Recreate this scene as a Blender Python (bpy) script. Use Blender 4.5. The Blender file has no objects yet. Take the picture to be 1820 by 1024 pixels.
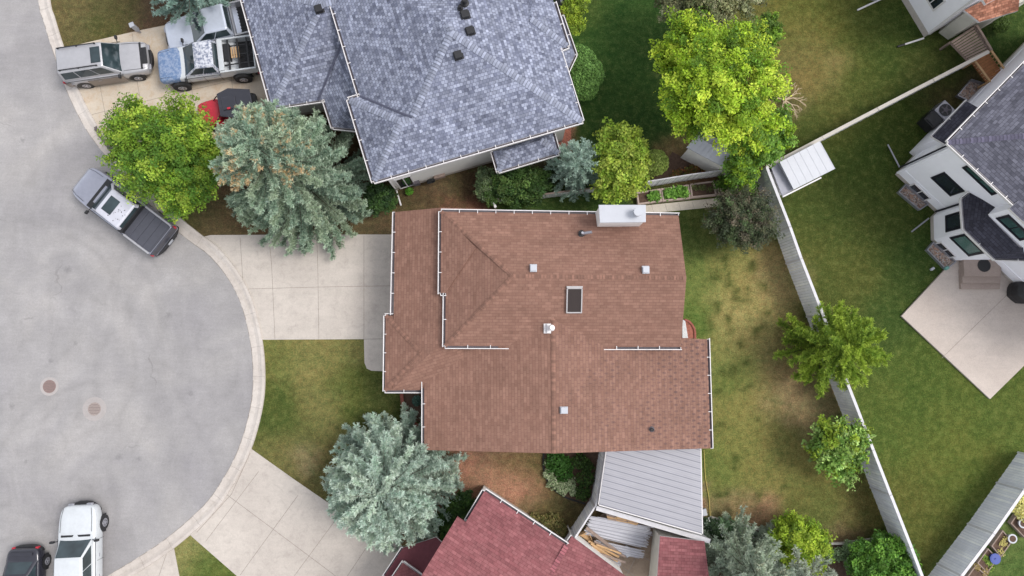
import bpy, bmesh, math, random
import numpy as np
from mathutils import Vector, Matrix

scn = bpy.context.scene
COL = scn.collection
rad = math.radians

# ---------------------------------------------------------------- camera, sky, sun, exposure
H = 36.0; FPX = 1213.33; TH = rad(5.0)
cam_d = bpy.data.cameras.new("camera"); cam = bpy.data.objects.new("camera", cam_d); COL.objects.link(cam)
cam_d.sensor_width = 36.0; cam_d.lens = 24.0; cam_d.clip_end = 1000; cam_d.clip_start = 0.1
cam.location = (0, 0, H); cam.rotation_euler = (TH, 0, 0); scn.camera = cam

SUN_EL, SUN_AZ = rad(55), rad(4)          # azimuth measured from +x towards +y
world = bpy.data.worlds.new("World"); scn.world = world; world.use_nodes = True
wn = world.node_tree.nodes; wl = world.node_tree.links
bg = wn.get('Background') or wn.new('ShaderNodeBackground')
sky = wn.new('ShaderNodeTexSky'); sky.sky_type = 'NISHITA'; sky.sun_disc = False
sky.sun_elevation = SUN_EL; sky.sun_rotation = math.pi/2 - SUN_AZ
sky.air_density = 1.0; sky.dust_density = 4.0; sky.ozone_density = 1.0; sky.altitude = 1000
hs = wn.new('ShaderNodeHueSaturation'); hs.inputs['Saturation'].default_value = 0.24
wl.new(sky.outputs[0], hs.inputs['Color']); wl.new(hs.outputs[0], bg.inputs['Color'])
bg.inputs['Strength'].default_value = 0.15
sun_d = bpy.data.lights.new("sun", 'SUN'); sun = bpy.data.objects.new("sun", sun_d); COL.objects.link(sun)
sun_d.energy = 0.95; sun_d.angle = rad(22); sun_d.color = (1.0, 0.955, 0.89)
sv = Vector((math.cos(SUN_EL)*math.cos(SUN_AZ), math.cos(SUN_EL)*math.sin(SUN_AZ), math.sin(SUN_EL)))
sun.rotation_euler = sv.to_track_quat('Z', 'Y').to_euler(); sun.location = (20, 15, 45)
scn.view_settings.view_transform = 'Standard'; scn.view_settings.look = 'None'
scn.view_settings.gamma = 1.0; scn.view_settings.exposure = 1.06
try: scn.view_settings.use_curve_mapping = False
except Exception: pass

# ---------------------------------------------------------------- measuring helpers
_c, _s = math.cos(TH), math.sin(TH)
def ray(u, v):
    x = (u-910)/FPX; y = (512-v)/FPX
    return Vector((x, y*_c + _s, y*_s - _c))
def P(u, v, h=0.0):
    r = ray(u, v); t = (H-h)/(-r.z)
    return Vector((r.x*t, r.y*t, h))
def PX(x, y, z=0.0):
    dz = z-H; cy = y*_c + dz*_s; cz = -y*_s + dz*_c
    return 910 + FPX*x/(-cz), 512 - FPX*cy/(-cz)
def PW(u, v, A, B):
    """where the sight line of a measured point meets the vertical wall plane through A, B"""
    r = ray(u, v); n = Vector((-(B.y-A.y), B.x-A.x, 0))
    t = (A.x*n.x + A.y*n.y)/(r.x*n.x + r.y*n.y)
    return Vector((r.x*t, r.y*t, H + r.z*t))
class Plane:
    """roof plane rising from the eave A-B towards the point `inside`"""
    def __init__(s, A, B, inside, slope):
        s.A = A; d = (B-A); d.z = 0; d.normalize(); n = Vector((-d.y, d.x, 0))
        if (inside-A).x*n.x + (inside-A).y*n.y < 0: n = -n
        s.n = n; s.k = slope
    def h(s, p): return s.A.z + s.k*((p.x-s.A.x)*s.n.x + (p.y-s.A.y)*s.n.y)
    def at(s, u, v):
        h = s.A.z
        for _ in range(25): h = s.h(P(u, v, h))
        return P(u, v, h)
    def lift(s, p): return Vector((p.x, p.y, s.h(p)))
def XY(p, z=0.0): return Vector((p.x, p.y, z))
def lin(c): 
    c /= 255.0
    return c/12.92 if c <= 0.04045 else ((c+0.055)/1.055)**2.4
AF = 1.22
def A(r, g, b, k=1.0): return (min(.9, lin(r)/AF*k), min(.9, lin(g)/AF*k), min(.9, lin(b)/AF*k))
def catmull(pts, n=8):
    out = []
    for i in range(len(pts)-1):
        p0 = pts[max(i-1, 0)]; p1 = pts[i]; p2 = pts[i+1]; p3 = pts[min(i+2, len(pts)-1)]
        for k in range(n):
            t = k/n
            out.append(0.5*((2*p1) + (p2-p0)*t + (2*p0-5*p1+4*p2-p3)*t*t + (3*p1-p0-3*p2+p3)*t**3))
    out.append(pts[-1].copy()); return out
def area2(poly): return sum(poly[i].x*poly[(i+1) % len(poly)].y - poly[(i+1) % len(poly)].x*poly[i].y for i in range(len(poly)))
def inset(poly, d):
    """move every edge of a plan outline inwards by d (a number or one per edge)"""
    n = len(poly); sgn = 1 if area2(poly) > 0 else -1; ds = d if hasattr(d, '__len__') else [d]*n
    L = []
    for i in range(n):
        a, b = poly[i], poly[(i+1) % n]; e = (b-a); e.z = 0; e.normalize(); nn = Vector((-e.y, e.x, 0))*sgn
        L.append((a+nn*ds[i], e))
    out = []
    for i in range(n):
        p, e = L[i-1]; q, f = L[i]; cr = e.x*f.y-e.y*f.x
        if abs(cr) < 1e-4: out.append(q.copy()); continue
        t = ((q.x-p.x)*f.y-(q.y-p.y)*f.x)/cr
        r = p+e*t; r.z = poly[i].z; out.append(r)
    return out
def offset_line(pts, d):
    out = []
    for i, p in enumerate(pts):
        a = pts[max(i-1, 0)]; b = pts[min(i+1, len(pts)-1)]; e = (b-a); e.z = 0; e.normalize()
        out.append(p+Vector((-e.y, e.x, 0))*d)
    return out

# ---------------------------------------------------------------- materials
class NT:
    def __init__(s, name):
        s.m = bpy.data.materials.new(name); s.m.use_nodes = True; s.t = s.m.node_tree; s.n = s.t.nodes; s.l = s.t.links
        s.b = s.n.get('Principled BSDF'); s.tc = s.n.new('ShaderNodeTexCoord')
    def new(s, t, **k):
        nd = s.n.new(t)
        for a, b in k.items(): setattr(nd, a, b)
        return nd
    def lk(s, a, b): s.l.new(a, b)
    def noise(s, scale, detail=3, vec=None, rough=.6, dist=0.0):
        nd = s.new('ShaderNodeTexNoise'); nd.inputs['Scale'].default_value = scale; nd.inputs['Detail'].default_value = detail
        nd.inputs['Roughness'].default_value = rough; nd.inputs['Distortion'].default_value = dist
        s.lk(vec if vec is not None else s.pos(), nd.inputs['Vector']); return nd.outputs['Fac']
    def pos(s):
        if not hasattr(s, '_g'): s._g = s.new('ShaderNodeNewGeometry').outputs['Position']
        return s._g
    def ramp(s, fac, stops):
        nd = s.new('ShaderNodeValToRGB'); cr = nd.color_ramp
        while len(cr.elements) > 2: cr.elements.remove(cr.elements[-1])
        while len(cr.elements) < len(stops): cr.elements.new(.5)
        for e, (p, c) in zip(cr.elements, stops):
            e.position = p; e.color = (*c, 1) if hasattr(c, '__len__') else (c, c, c, 1)
        s.lk(fac, nd.inputs[0]); return nd.outputs[0]
    def mix(s, a, b, fac, mode='MIX'):
        nd = s.new('ShaderNodeMix', data_type='RGBA', blend_type=mode)
        for sock, val in ((nd.inputs[6], a), (nd.inputs[7], b)):
            if hasattr(val, 'is_linked') or isinstance(val, bpy.types.NodeSocket): s.lk(val, sock)
            else: sock.default_value = (*val, 1) if hasattr(val, '__len__') else (val, val, val, 1)
        if isinstance(fac, bpy.types.NodeSocket): s.lk(fac, nd.inputs[0])
        else: nd.inputs[0].default_value = fac
        return nd.outputs[2]
    def mul(s, col, fac, lo, hi, f0=.3, f1=.7):
        nd = s.new('ShaderNodeMapRange'); nd.clamp = False
        for i, v in ((1, f0), (2, f1), (3, lo), (4, hi)): nd.inputs[i].default_value = v
        s.lk(fac, nd.inputs[0]); return s.mix(col, s.math('MAXIMUM', nd.outputs[0], .05), 1.0, 'MULTIPLY')
    def math(s, op, a, b=None, c=None):
        nd = s.new('ShaderNodeMath', operation=op)
        for i, val in enumerate((a, b, c)):
            if val is None: continue
            if isinstance(val, bpy.types.NodeSocket): s.lk(val, nd.inputs[i])
            else: nd.inputs[i].default_value = val
        return nd.outputs[0]
    def mapping(s, vec, loc=(0, 0, 0), rot=(0, 0, 0), scale=(1, 1, 1)):
        nd = s.new('ShaderNodeMapping'); s.lk(vec, nd.inputs[0]); nd.inputs[1].default_value = loc
        nd.inputs[2].default_value = rot; nd.inputs[3].default_value = scale; return nd.outputs[0]
    def bump(s, h, strength=.3, dist=.02):
        nd = s.new('ShaderNodeBump'); nd.inputs['Strength'].default_value = strength; nd.inputs['Distance'].default_value = dist
        s.lk(h, nd.inputs['Height']); s.lk(nd.outputs[0], s.b.inputs['Normal'])
    def out(s, col=None, rough=.8, metal=0.0, spec=.4):
        if col is not None:
            if isinstance(col, bpy.types.NodeSocket): s.lk(col, s.b.inputs['Base Color'])
            else: s.b.inputs['Base Color'].default_value = (*col, 1)
        s.b.inputs['Roughness'].default_value = rough; s.b.inputs['Metallic'].default_value = metal
        if 'Specular IOR Level' in s.b.inputs: s.b.inputs['Specular IOR Level'].default_value = spec
        return s.m

def plain(name, c, rough=.7, var=.12, scale=6.0, metal=0.0, fine=60.0, spec=.4, dark=.5):
    t = NT(name)
    n1 = t.noise(scale, 4); n2 = t.noise(fine, 2)
    m = t.math('ADD', t.math('MULTIPLY', n1, .65), t.math('MULTIPLY', n2, .35))
    lo = tuple(x*(1-var*2) for x in c); hi = tuple(min(.95, x*(1+var*2)) for x in c)
    return t.out(t.ramp(m, [(.25, lo), (.75, hi)]), rough, metal, spec)

M = {}
M['trim'] = plain('white trim paint', A(232, 228, 228), .5, .04)
M['trimdark'] = plain('gutter trough', A(95, 90, 95), .8, .2)
M['siding'] = plain('pale siding', (.76, .74, .71), .7, .04, 2)
M['sidingwhite'] = plain('white siding', (.86, .85, .90), .6, .025, 2)
M['cream'] = plain('cream stucco', A(226, 222, 210), .85, .05, 3)
M['black'] = plain('black plastic', (.018, .018, .02), .5, .2)
M['rubber'] = plain('rubber', (.022, .022, .023), .85, .3)
M['soil'] = plain('soil', A(92, 72, 60), .95, .3, 8, fine=40)
M['mulchred'] = plain('red mulch', A(156, 98, 82), .95, .3, 12, fine=30)
M['gravel'] = None
M['steel'] = plain('galvanised steel', A(176, 176, 184), .35, .1, 5, metal=.6)
M['frameblack'] = plain('black window frame', (.012, .012, .02), .4, .1)
M['woodold'] = plain('weathered wood', A(150, 132, 122), .9, .16, 5, fine=45)
M['woodnew'] = plain('stained wood', A(150, 98, 58), .7, .2, 4, fine=40)
M['woodlight'] = plain('pale wood', A(196, 160, 118), .8, .12, 5, fine=40)
M['ribbed'] = None
M['metalroof'] = plain('painted metal roof', A(208, 208, 216), .5, .04, 2)
M['whitemetal'] = plain('white metal', A(188, 190, 197), .45, .03, 2)
M['bark'] = plain('bark', (.09, .065, .05), .95, .3, 10)
M['red'] = plain('red paint', A(190, 45, 62), .4, .1)
M['tar'] = plain('tar', (.03, .03, .032), .7, .2)
M['terracotta'] = plain('terracotta', A(170, 90, 70), .8, .15)
M['blueplastic'] = plain('blue plastic', A(40, 66, 150), .4, .1)
M['stonewhite'] = plain('pale stones', A(205, 205, 205), .8, .2, 20)
M['brickred'] = plain('red brick block', A(150, 88, 76), .9, .2, 10)

def m_glass(name, c=(.02, .03, .035), rough=.06):
    t = NT(name); return t.out(t.ramp(t.noise(1.2, 2), [(.3, tuple(x*.6 for x in c)), (.7, tuple(x*1.4 for x in c))]), rough, 0, .6)
M['glass'] = m_glass('window glass', (.018, .024, .032)); M['autoglass'] = m_glass('vehicle glass', (.028, .042, .048), .05)
M['greenglass'] = m_glass('green tinted glass', (.035, .075, .07), .05)
def m_blind():
    t = NT('glass over blinds'); w = t.new('ShaderNodeTexWave'); w.inputs['Scale'].default_value = 9; w.bands_direction = 'Z'
    t.lk(t.pos(), w.inputs['Vector'])
    return t.out(t.ramp(w.outputs['Fac'], [(.35, (.03, .06, .055)), (.8, (.16, .27, .25))]), .12, 0, .6)
M['blind'] = m_blind()

def m_asphalt():
    t = NT('asphalt'); p = t.pos()
    big = t.noise(.12, 4, rough=.62, dist=1.2); mid = t.noise(.9, 5, rough=.7); fine = t.noise(38, 3); tiny = t.noise(120, 2)
    streak = t.noise(.5, 4, t.mapping(p, rot=(0, 0, .35), scale=(1.1, .5, 1)), dist=1.8)
    swirl = t.noise(.45, 5, t.mapping(p, rot=(0, 0, -.6), scale=(.3, 1.7, 1)), dist=1.5)
    base = t.ramp(big, [(.30, A(148, 145, 147)), (.5, A(159, 156, 156)), (.70, A(170, 166, 164))])
    wv = t.new('ShaderNodeTexWave', wave_type='RINGS', rings_direction='Z'); wv.inputs['Scale'].default_value = .10; wv.inputs['Distortion'].default_value = 5; wv.inputs['Detail'].default_value = 4; wv.inputs['Detail Scale'].default_value = .6
    t.lk(t.mapping(p, loc=(24, 6, 0)), wv.inputs['Vector'])
    c = t.mul(base, wv.outputs['Fac'], .97, 1.025, 0, 1)
    c = t.mul(c, streak, .93, 1.07); c = t.mul(c, mid, .93, 1.06); c = t.mul(c, fine, .88, 1.11); c = t.mul(c, tiny, .92, 1.08)
    c = t.mul(c, t.noise(9, 4, rough=.8), .92, 1.08)
    for (u_, v_, r_, w_, k_) in ((-20, 640, 7.6, .13, .10), (-20, 640, 9.3, .12, .10), (60, 560, 5.2, .14, .08), (60, 560, 6.9, .14, .08), (180, 900, 6.2, .12, .09), (180, 900, 7.8, .12, .07), (-260, 300, 15.5, .13, .08), (-260, 300, 17.1, .13, .08), (300, 330, 7.1, .12, .06)):
        q_ = P(u_, v_); d_ = t.new('ShaderNodeVectorMath', operation='DISTANCE'); t.lk(t.mapping(p, scale=(1, 1, 0)), d_.inputs[0]); d_.inputs[1].default_value = (q_.x, q_.y, 0)
        e_n = t.math('ABSOLUTE', t.math('SUBTRACT', t.math('ADD', d_.outputs['Value'], t.math('MULTIPLY', t.math('SUBTRACT', t.noise(.25, 2), .5), 1.6)), r_))
        m_ = t.math('MAXIMUM', t.math('SUBTRACT', 1.0, t.math('DIVIDE', e_n, w_*2.2)), 0.0)
        m_ = t.math('MULTIPLY', t.math('MULTIPLY', m_, k_), t.ramp(t.noise(.3, 3, t.mapping(p, loc=(r_*7, 0, 0))), [(.42, 0), (.6, 1)])); c = t.mul(c, m_, 1, 0, 0, 1)
    for (u_, v_, r_) in ((212, 812, .16), (247, 816, .12), (90, 642, .11), (21, 722, .14), (134, 611, .10), (46, 820, .10), (300, 560, .14), (40, 250, .12), (120, 480, .18), (340, 700, .12)):
        q_ = P(u_, v_); d_ = t.new('ShaderNodeVectorMath', operation='DISTANCE'); t.lk(t.mapping(p, scale=(1, 1, 0)), d_.inputs[0]); d_.inputs[1].default_value = (q_.x, q_.y, 0)
        m_ = t.math('MAXIMUM', t.math('SUBTRACT', 1.0, t.math('DIVIDE', t.math('ADD', d_.outputs['Value'], t.math('MULTIPLY', t.math('SUBTRACT', t.noise(9, 3), .5), .25)), r_*1.5)), 0.0); c = t.mix(c, A(84, 82, 84), t.math('MULTIPLY', m_, .32))
    vo = t.new('ShaderNodeTexVoronoi'); vo.inputs['Scale'].default_value = .55; t.lk(p, vo.inputs['Vector'])
    st = t.ramp(vo.outputs['Distance'], [(0.0, .35), (.09, .0)])
    c = t.mix(c, A(105, 100, 105), t.math('MULTIPLY', st, t.ramp(t.noise(2.5, 3), [(.5, 0), (.62, 1)])))
    v2 = t.new('ShaderNodeTexVoronoi', feature='DISTANCE_TO_EDGE'); v2.inputs['Scale'].default_value = .13
    nz = t.new('ShaderNodeTexNoise'); nz.inputs['Scale'].default_value = .9; nz.inputs['Detail'].default_value = 5; t.lk(p, nz.inputs['Vector'])
    va = t.new('ShaderNodeVectorMath', operation='MULTIPLY_ADD'); t.lk(nz.outputs['Color'], va.inputs[0]); va.inputs[1].default_value = (1.6, 1.6, 0); t.lk(t.mapping(p, scale=(1, 1, 0)), va.inputs[2]); t.lk(va.outputs[0], v2.inputs['Vector'])
    ck = t.math('MULTIPLY', t.math('LESS_THAN', v2.outputs['Distance'], .0042), t.ramp(t.noise(.22, 3, t.mapping(p, loc=(9, 3, 0))), [(.54, 0), (.60, .3)])); c = t.mix(c, A(110, 106, 106), ck)
    c = t.mul(c, t.noise(3.2, 5, t.mapping(p, rot=(0, 0, .9), scale=(.25, 1.6, 1)), rough=.7), .95, 1.05)
    t.bump(fine, .25, .01)
    return t.out(c, .88, 0, .25)
M['asphalt'] = m_asphalt()
def m_concrete(name, c0, c1, stain, stamt=.35, speck=0.0):
    t = NT(name); p = t.pos()
    big = t.noise(.35, 4, rough=.6); mid = t.noise(2.2, 5, rough=.7, dist=.8); fine = t.noise(70, 2)
    c = t.ramp(big, [(.3, c0), (.7, c1)])
    c = t.mix(c, stain, t.math('MULTIPLY', t.ramp(mid, [(.48, 0), (.78, 1)]), stamt))
    c = t.mul(c, fine, .90-speck, 1.10+speck); c = t.mul(c, t.noise(12, 4, rough=.8), .93, 1.07); c = t.mul(c, t.noise(1.0, 5, t.mapping(p, rot=(0, 0, .2), scale=(.3, 2.2, 1)), rough=.7), .95, 1.04)
    t.bump(fine, .15, .01)
    return t.out(c, .88, 0, .25)
M['concrete'] = m_concrete('driveway concrete', A(190, 181, 173), A(206, 197, 188), A(160, 150, 144), .5)
M['concretetan'] = m_concrete('tan concrete', A(196, 182, 164), A(212, 200, 184), A(186, 148, 108), .55)
M['curb'] = m_concrete('curb concrete', A(194, 184, 176), A(212, 204, 197), A(150, 138, 128), .45)
M['patio'] = m_concrete('exposed aggregate', A(190, 177, 168), A(204, 192, 183), A(176, 164, 158), .4, .06)
M['steps'] = m_concrete('brown concrete', A(160, 144, 136), A(176, 160, 150), A(130, 115, 108), .4, .06)
M['pavers'] = m_concrete('old pavers', A(140, 122, 106), A(166, 148, 130), A(104, 84, 70), .6)
M['walk'] = m_concrete('walkway concrete', A(204, 194, 180), A(216, 207, 194), A(176, 164, 148), .4)
M['joint'] = plain('concrete joint', A(146, 137, 130), .95, .2)
M['manring'] = m_concrete('manhole collar', A(168, 162, 160), A(180, 173, 170), A(152, 146, 143))
M['iron'] = plain('rusty iron', A(120, 108, 104), .8, .2, 30)
def m_gravel():
    t = NT('gravel'); vo = t.new('ShaderNodeTexVoronoi'); vo.inputs['Scale'].default_value = 16; t.lk(t.pos(), vo.inputs['Vector'])
    sp = t.new('ShaderNodeSeparateColor'); t.lk(vo.outputs['Color'], sp.inputs[0])
    c = t.ramp(sp.outputs[0], [(.1, A(110, 96, 92)), (.4, A(168, 148, 136)), (.6, A(190, 186, 182)), (.9, A(180, 140, 118))])
    t.bump(vo.outputs['Distance'], .6, .02); return t.out(c, .85)
M['gravel'] = m_gravel()
def m_grass(attr=True):
    t = NT('lawn grass' if attr else 'far grass'); p = t.pos()
    if attr:
        at = t.new('ShaderNodeVertexColor'); at.layer_name = 'Col'; base = at.outputs['Color']
    else: base = t.ramp(t.noise(.05, 3), [(.3, A(74, 84, 36)), (.7, A(98, 100, 50))])
    n1 = t.noise(.45, 5, rough=.65, dist=.6); n2 = t.noise(2.6, 5, rough=.75); n3 = t.noise(14, 4, rough=.8); n4 = t.noise(60, 3, rough=.8)
    c = t.mix(base, t.ramp(n1, [(.3, (.40, .47, .42)), (.7, (.60, .54, .54))]), .9, 'OVERLAY')
    c = t.mix(c, t.ramp(t.noise(5, 5, rough=.8), [(.35, (.42, .5, .46)), (.65, (.60, .54, .52))]), .9, 'OVERLAY')
    c = t.mul(c, n2, .66, 1.34); c = t.mul(c, n3, .52, 1.50); c = t.mul(c, n4, .35, 1.65)
    dr_ = t.ramp(t.noise(2.6, 8, rough=.9), [(.50, 0), (.64, 1)]); c = t.mix(c, t.mix(A(160, 148, 96), c, .35), t.math('MULTIPLY', dr_, .34))
    gr2 = t.ramp(t.noise(1.6, 8, t.mapping(p, loc=(17, 5, 0)), rough=.88), [(.53, 0), (.63, 1)]); c = t.mix(c, A(62, 84, 32), t.math('MULTIPLY', gr2, .40))
    sp_ = t.ramp(t.noise(26, 2, rough=.9), [(.62, 0), (.70, 1)]); c = t.mix(c, A(170, 166, 110), t.math('MULTIPLY', sp_, .35))
    t.bump(t.math('ADD', n3, n4), .9, .05)
    return t.out(c, .95, 0, .1)
M['grass'] = m_grass(); M['farground'] = m_grass(False)

def m_shingle(name, c1, c2, mort, bw, rh, var=1.0, worn=False, tabs=True, big=(.42, .58), second=.55):
    t = NT(name); uv = t.tc.outputs['UV']
    def brick(w, h, a, b, m, ms, off=.5, loc=(0, 0, 0)):
        nd = t.new('ShaderNodeTexBrick'); t.lk(t.mapping(uv, loc=loc), nd.inputs['Vector'])
        nd.inputs['Scale'].default_value = 1; nd.inputs['Brick Width'].default_value = w; nd.inputs['Row Height'].default_value = h
        nd.inputs['Mortar Size'].default_value = ms; nd.inputs['Mortar Smooth'].default_value = .4; nd.inputs['Bias'].default_value = 0
        nd.inputs['Color1'].default_value = (*a, 1); nd.inputs['Color2'].default_value = (*b, 1); nd.inputs['Mortar'].default_value = (*m, 1)
        nd.offset = off; return nd
    b1 = brick(bw, rh, c1, c2, mort, .011)
    g = lambda x: (x, x, x)
    b2 = brick(bw*2.7, rh, g(.5-.16*second), g(.5+.16*second), g(.5), .0, .37, (3.1, 0, 0))
    c = t.mix(b1.outputs['Color'], b2.outputs['Color'], .9, 'OVERLAY')
    b3 = brick(bw*.55, rh, g(.5-.14*second), g(.5+.14*second), g(.5), .0, .23, (7.7, 0, 0))
    c = t.mix(c, b3.outputs['Color'], .8, 'OVERLAY')
    n1 = t.noise(.35, 4, rough=.6, dist=.5); n2 = t.noise(2.4, 4, rough=.7); n3 = t.noise(45, 2)
    c = t.mix(c, t.ramp(n1, [(.3, big[0]), (.7, big[1])]), .8, 'OVERLAY')
    c = t.mix(c, t.ramp(n2, [(.3, .43), (.7, .57)]), .7, 'OVERLAY')
    c = t.mix(c, t.ramp(n3, [(.2, .38), (.8, .62)]), .7, 'OVERLAY')
    sp = t.new('ShaderNodeSeparateXYZ'); t.lk(uv, sp.inputs[0])
    if worn:
        row = t.math('FLOOR', t.math('DIVIDE', sp.outputs[1], rh*2))
        uu = t.math('ADD', t.math('DIVIDE', sp.outputs[0], bw), t.math('MULTIPLY', t.math('MODULO', row, 2.0), .5))
        fu = t.math('ABSOLUTE', t.math('SUBTRACT', t.math('FRACT', uu), .5)); fv = t.math('FRACT', t.math('DIVIDE', sp.outputs[1], rh*2))
        fv = t.math('ABSOLUTE', t.math('SUBTRACT', fv, .5))
        spot = t.math('MULTIPLY', t.math('LESS_THAN', fu, .17), t.math('LESS_THAN', fv, .3))
        gx = t.new('ShaderNodeSeparateXYZ'); t.lk(t.pos(), gx.inputs[0])
        m = t.math('ADD', t.math('MULTIPLY', t.math('SUBTRACT', gx.outputs[0], 3.0), .085), t.math('MULTIPLY', t.math('SUBTRACT', t.noise(.8, 4), .5), 1.7))
        m = t.math('MULTIPLY', spot, t.math('MINIMUM', t.math('MAXIMUM', m, 0), .62))
        c = t.mix(c, A(86, 70, 72), m)
    t.bump(t.math('SUBTRACT', 1.0, t.math('FRACT', t.math('DIVIDE', sp.outputs[1], rh))), .35, .02)
    return t.out(c, .9, 0, .2)
M['greydeepshade'] = m_shingle('deep and shaded charcoal shingles', A(58, 57, 66), A(76, 75, 86), A(46, 46, 54), .26, .14, big=(.46, .54), second=.4)  # darker charcoal: narrow roof's own tone, plus the bay's sheltered shade in the colour
M['bedframe'] = plain('pinkish timber', A(186, 166, 156), .85, .12, 5, fine=40)
BR1, BR2 = A(132, 99, 86), A(145, 111, 97)
M['brown'] = m_shingle('brown shingles', BR1, BR2, A(120, 89, 79), .30, .143, big=(.46, .54), second=.22)
M['brownworn'] = m_shingle('worn brown shingles', A(132, 99, 86), A(145, 111, 97), A(112, 84, 78), .30, .143, worn=True, big=(.45, .55), second=.25)
M['grey'] = m_shingle('grey shingles', A(102, 106, 124), A(156, 161, 179), A(92, 96, 112), .16, .15, big=(.45, .55), second=.62)
M['greydark'] = m_shingle('charcoal shingles', A(86, 86, 97), A(112, 112, 124), A(74, 74, 84), .26, .14, big=(.46, .54), second=.5)
M['redshingle'] = m_shingle('red shingles', A(130, 80, 83), A(143, 93, 95), A(114, 68, 71), .26, .14, big=(.46, .54), second=.5)
M['brickroof'] = m_shingle('orange brown shingles', A(150, 100, 80), A(196, 140, 116), A(130, 90, 76), .2, .12, big=(.44, .56), second=.8)
M['capbrown'] = plain('brown ridge shingle', A(157, 118, 108), .9, .1, 3, fine=40)
M['capgrey'] = plain('grey ridge shingle', A(160, 164, 184), .9, .12, 6, fine=40)
M['capdark'] = plain('charcoal ridge shingle', A(108, 104, 124), .9, .12, 6, fine=40)
M['capred'] = plain('red ridge shingle', A(164, 94, 104), .9, .1, 6, fine=40)
M['valley'] = plain('valley flashing', A(78, 80, 98), .7, .1)
def m_boards(name, c, gap, scale=7.0):
    """vertical fence boards, read along the fence (UV u)"""
    t = NT(name); sp = t.new('ShaderNodeSeparateXYZ'); t.lk(t.tc.outputs['UV'], sp.inputs[0])
    bi = t.math('FLOOR', t.math('MULTIPLY', sp.outputs[0], scale)); fr = t.math('FRACT', t.math('MULTIPLY', sp.outputs[0], scale))
    wn_ = t.new('ShaderNodeTexWhiteNoise', noise_dimensions='1D'); t.lk(bi, wn_.inputs['W'])
    c0 = t.ramp(wn_.outputs['Value'], [(0, tuple(x*.84 for x in c)), (1, tuple(min(.9, x*1.1) for x in c))])
    grain = t.noise(7, 5, t.mapping(t.tc.outputs['UV'], scale=(6, .8, 1)), rough=.7)
    c0 = t.mix(c0, t.ramp(grain, [(.3, .38), (.7, .6)]), .8, 'OVERLAY')
    worn = t.ramp(t.noise(1.1, 5, rough=.7), [(.42, 0), (.7, 1)])
    c0 = t.mix(c0, tuple(x*.62 for x in c), t.math('MULTIPLY', worn, .55))
    c0 = t.mix(c0, gap, t.math('LESS_THAN', fr, .12)); return t.out(c0, .8, 0, .2)
M['fencegrey'] = m_boards('blue grey boards', (.84, .85, .93), (.55, .58, .66))
M['fencewhite'] = m_boards('pale boards', (.82, .81, .83), (.5, .49, .52))
M['fencecap'] = plain('fence cap', A(214, 212, 216), .7, .08, 3)
M['fencetaupe'] = plain('taupe fence paint', A(196, 190, 180), .8, .06, 3)

def m_ribbed():
    t = NT('ribbed metal'); sp = t.new('ShaderNodeSeparateXYZ'); t.lk(t.tc.outputs['UV'], sp.inputs[0])
    fr = t.math('FRACT', t.math('DIVIDE', sp.outputs[1], .29)); c = t.mix(A(168, 167, 173), A(112, 112, 124), t.math('LESS_THAN', fr, .14))
    fr2 = t.math('FRACT', t.math('DIVIDE', sp.outputs[1], .0967)); c = t.mix(c, A(150, 150, 158), t.math('MULTIPLY', t.math('LESS_THAN', fr2, .3), .5))
    c = t.mul(c, t.noise(.8, 4), .95, 1.05); c = t.mul(c, t.noise(8, 4, t.mapping(t.tc.outputs['UV'], scale=(.1, 1, 1))), .94, 1.05)
    return t.out(c, .45, .1, .4)
M['ribbed'] = m_ribbed()
def m_leaf(name, trans=.25, rough=.6):
    t = NT(name); at = t.new('ShaderNodeVertexColor'); at.layer_name = 'Col'
    t.lk(at.outputs['Color'], t.b.inputs['Base Color']); t.b.inputs['Roughness'].default_value = rough
    t.b.inputs['Specular IOR Level'].default_value = .25
    tr = t.new('ShaderNodeBsdfTranslucent'); t.lk(at.outputs['Color'], tr.inputs['Color'])
    mx = t.new('ShaderNodeMixShader'); mx.inputs[0].default_value = trans
    o = [n for n in t.n if n.type == 'OUTPUT_MATERIAL'][0]
    t.lk(t.b.outputs[0], mx.inputs[1]); t.lk(tr.outputs[0], mx.inputs[2]); t.lk(mx.outputs[0], o.inputs[0]); return t.m
M['leaf'] = m_leaf('leaf', .2); M['needle'] = m_leaf('needle', .12, .7)
def m_paint(name, c, metal=.3, rough=.3, dust=None, dscale=3.0):
    t = NT(name); n = t.noise(dscale, 5, rough=.7); col = t.ramp(n, [(.3, tuple(x*.92 for x in c)), (.7, tuple(min(.9, x*1.06) for x in c))])
    if dust: col = t.mix(col, dust, t.ramp(t.noise(7, 6, rough=.8), [(.47, 0), (.56, 1)]))
    t.b.inputs['Coat Weight'].default_value = .5 if not dust else .0; t.b.inputs['Coat Roughness'].default_value = .08
    return t.out(col, rough, metal, .5)

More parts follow.
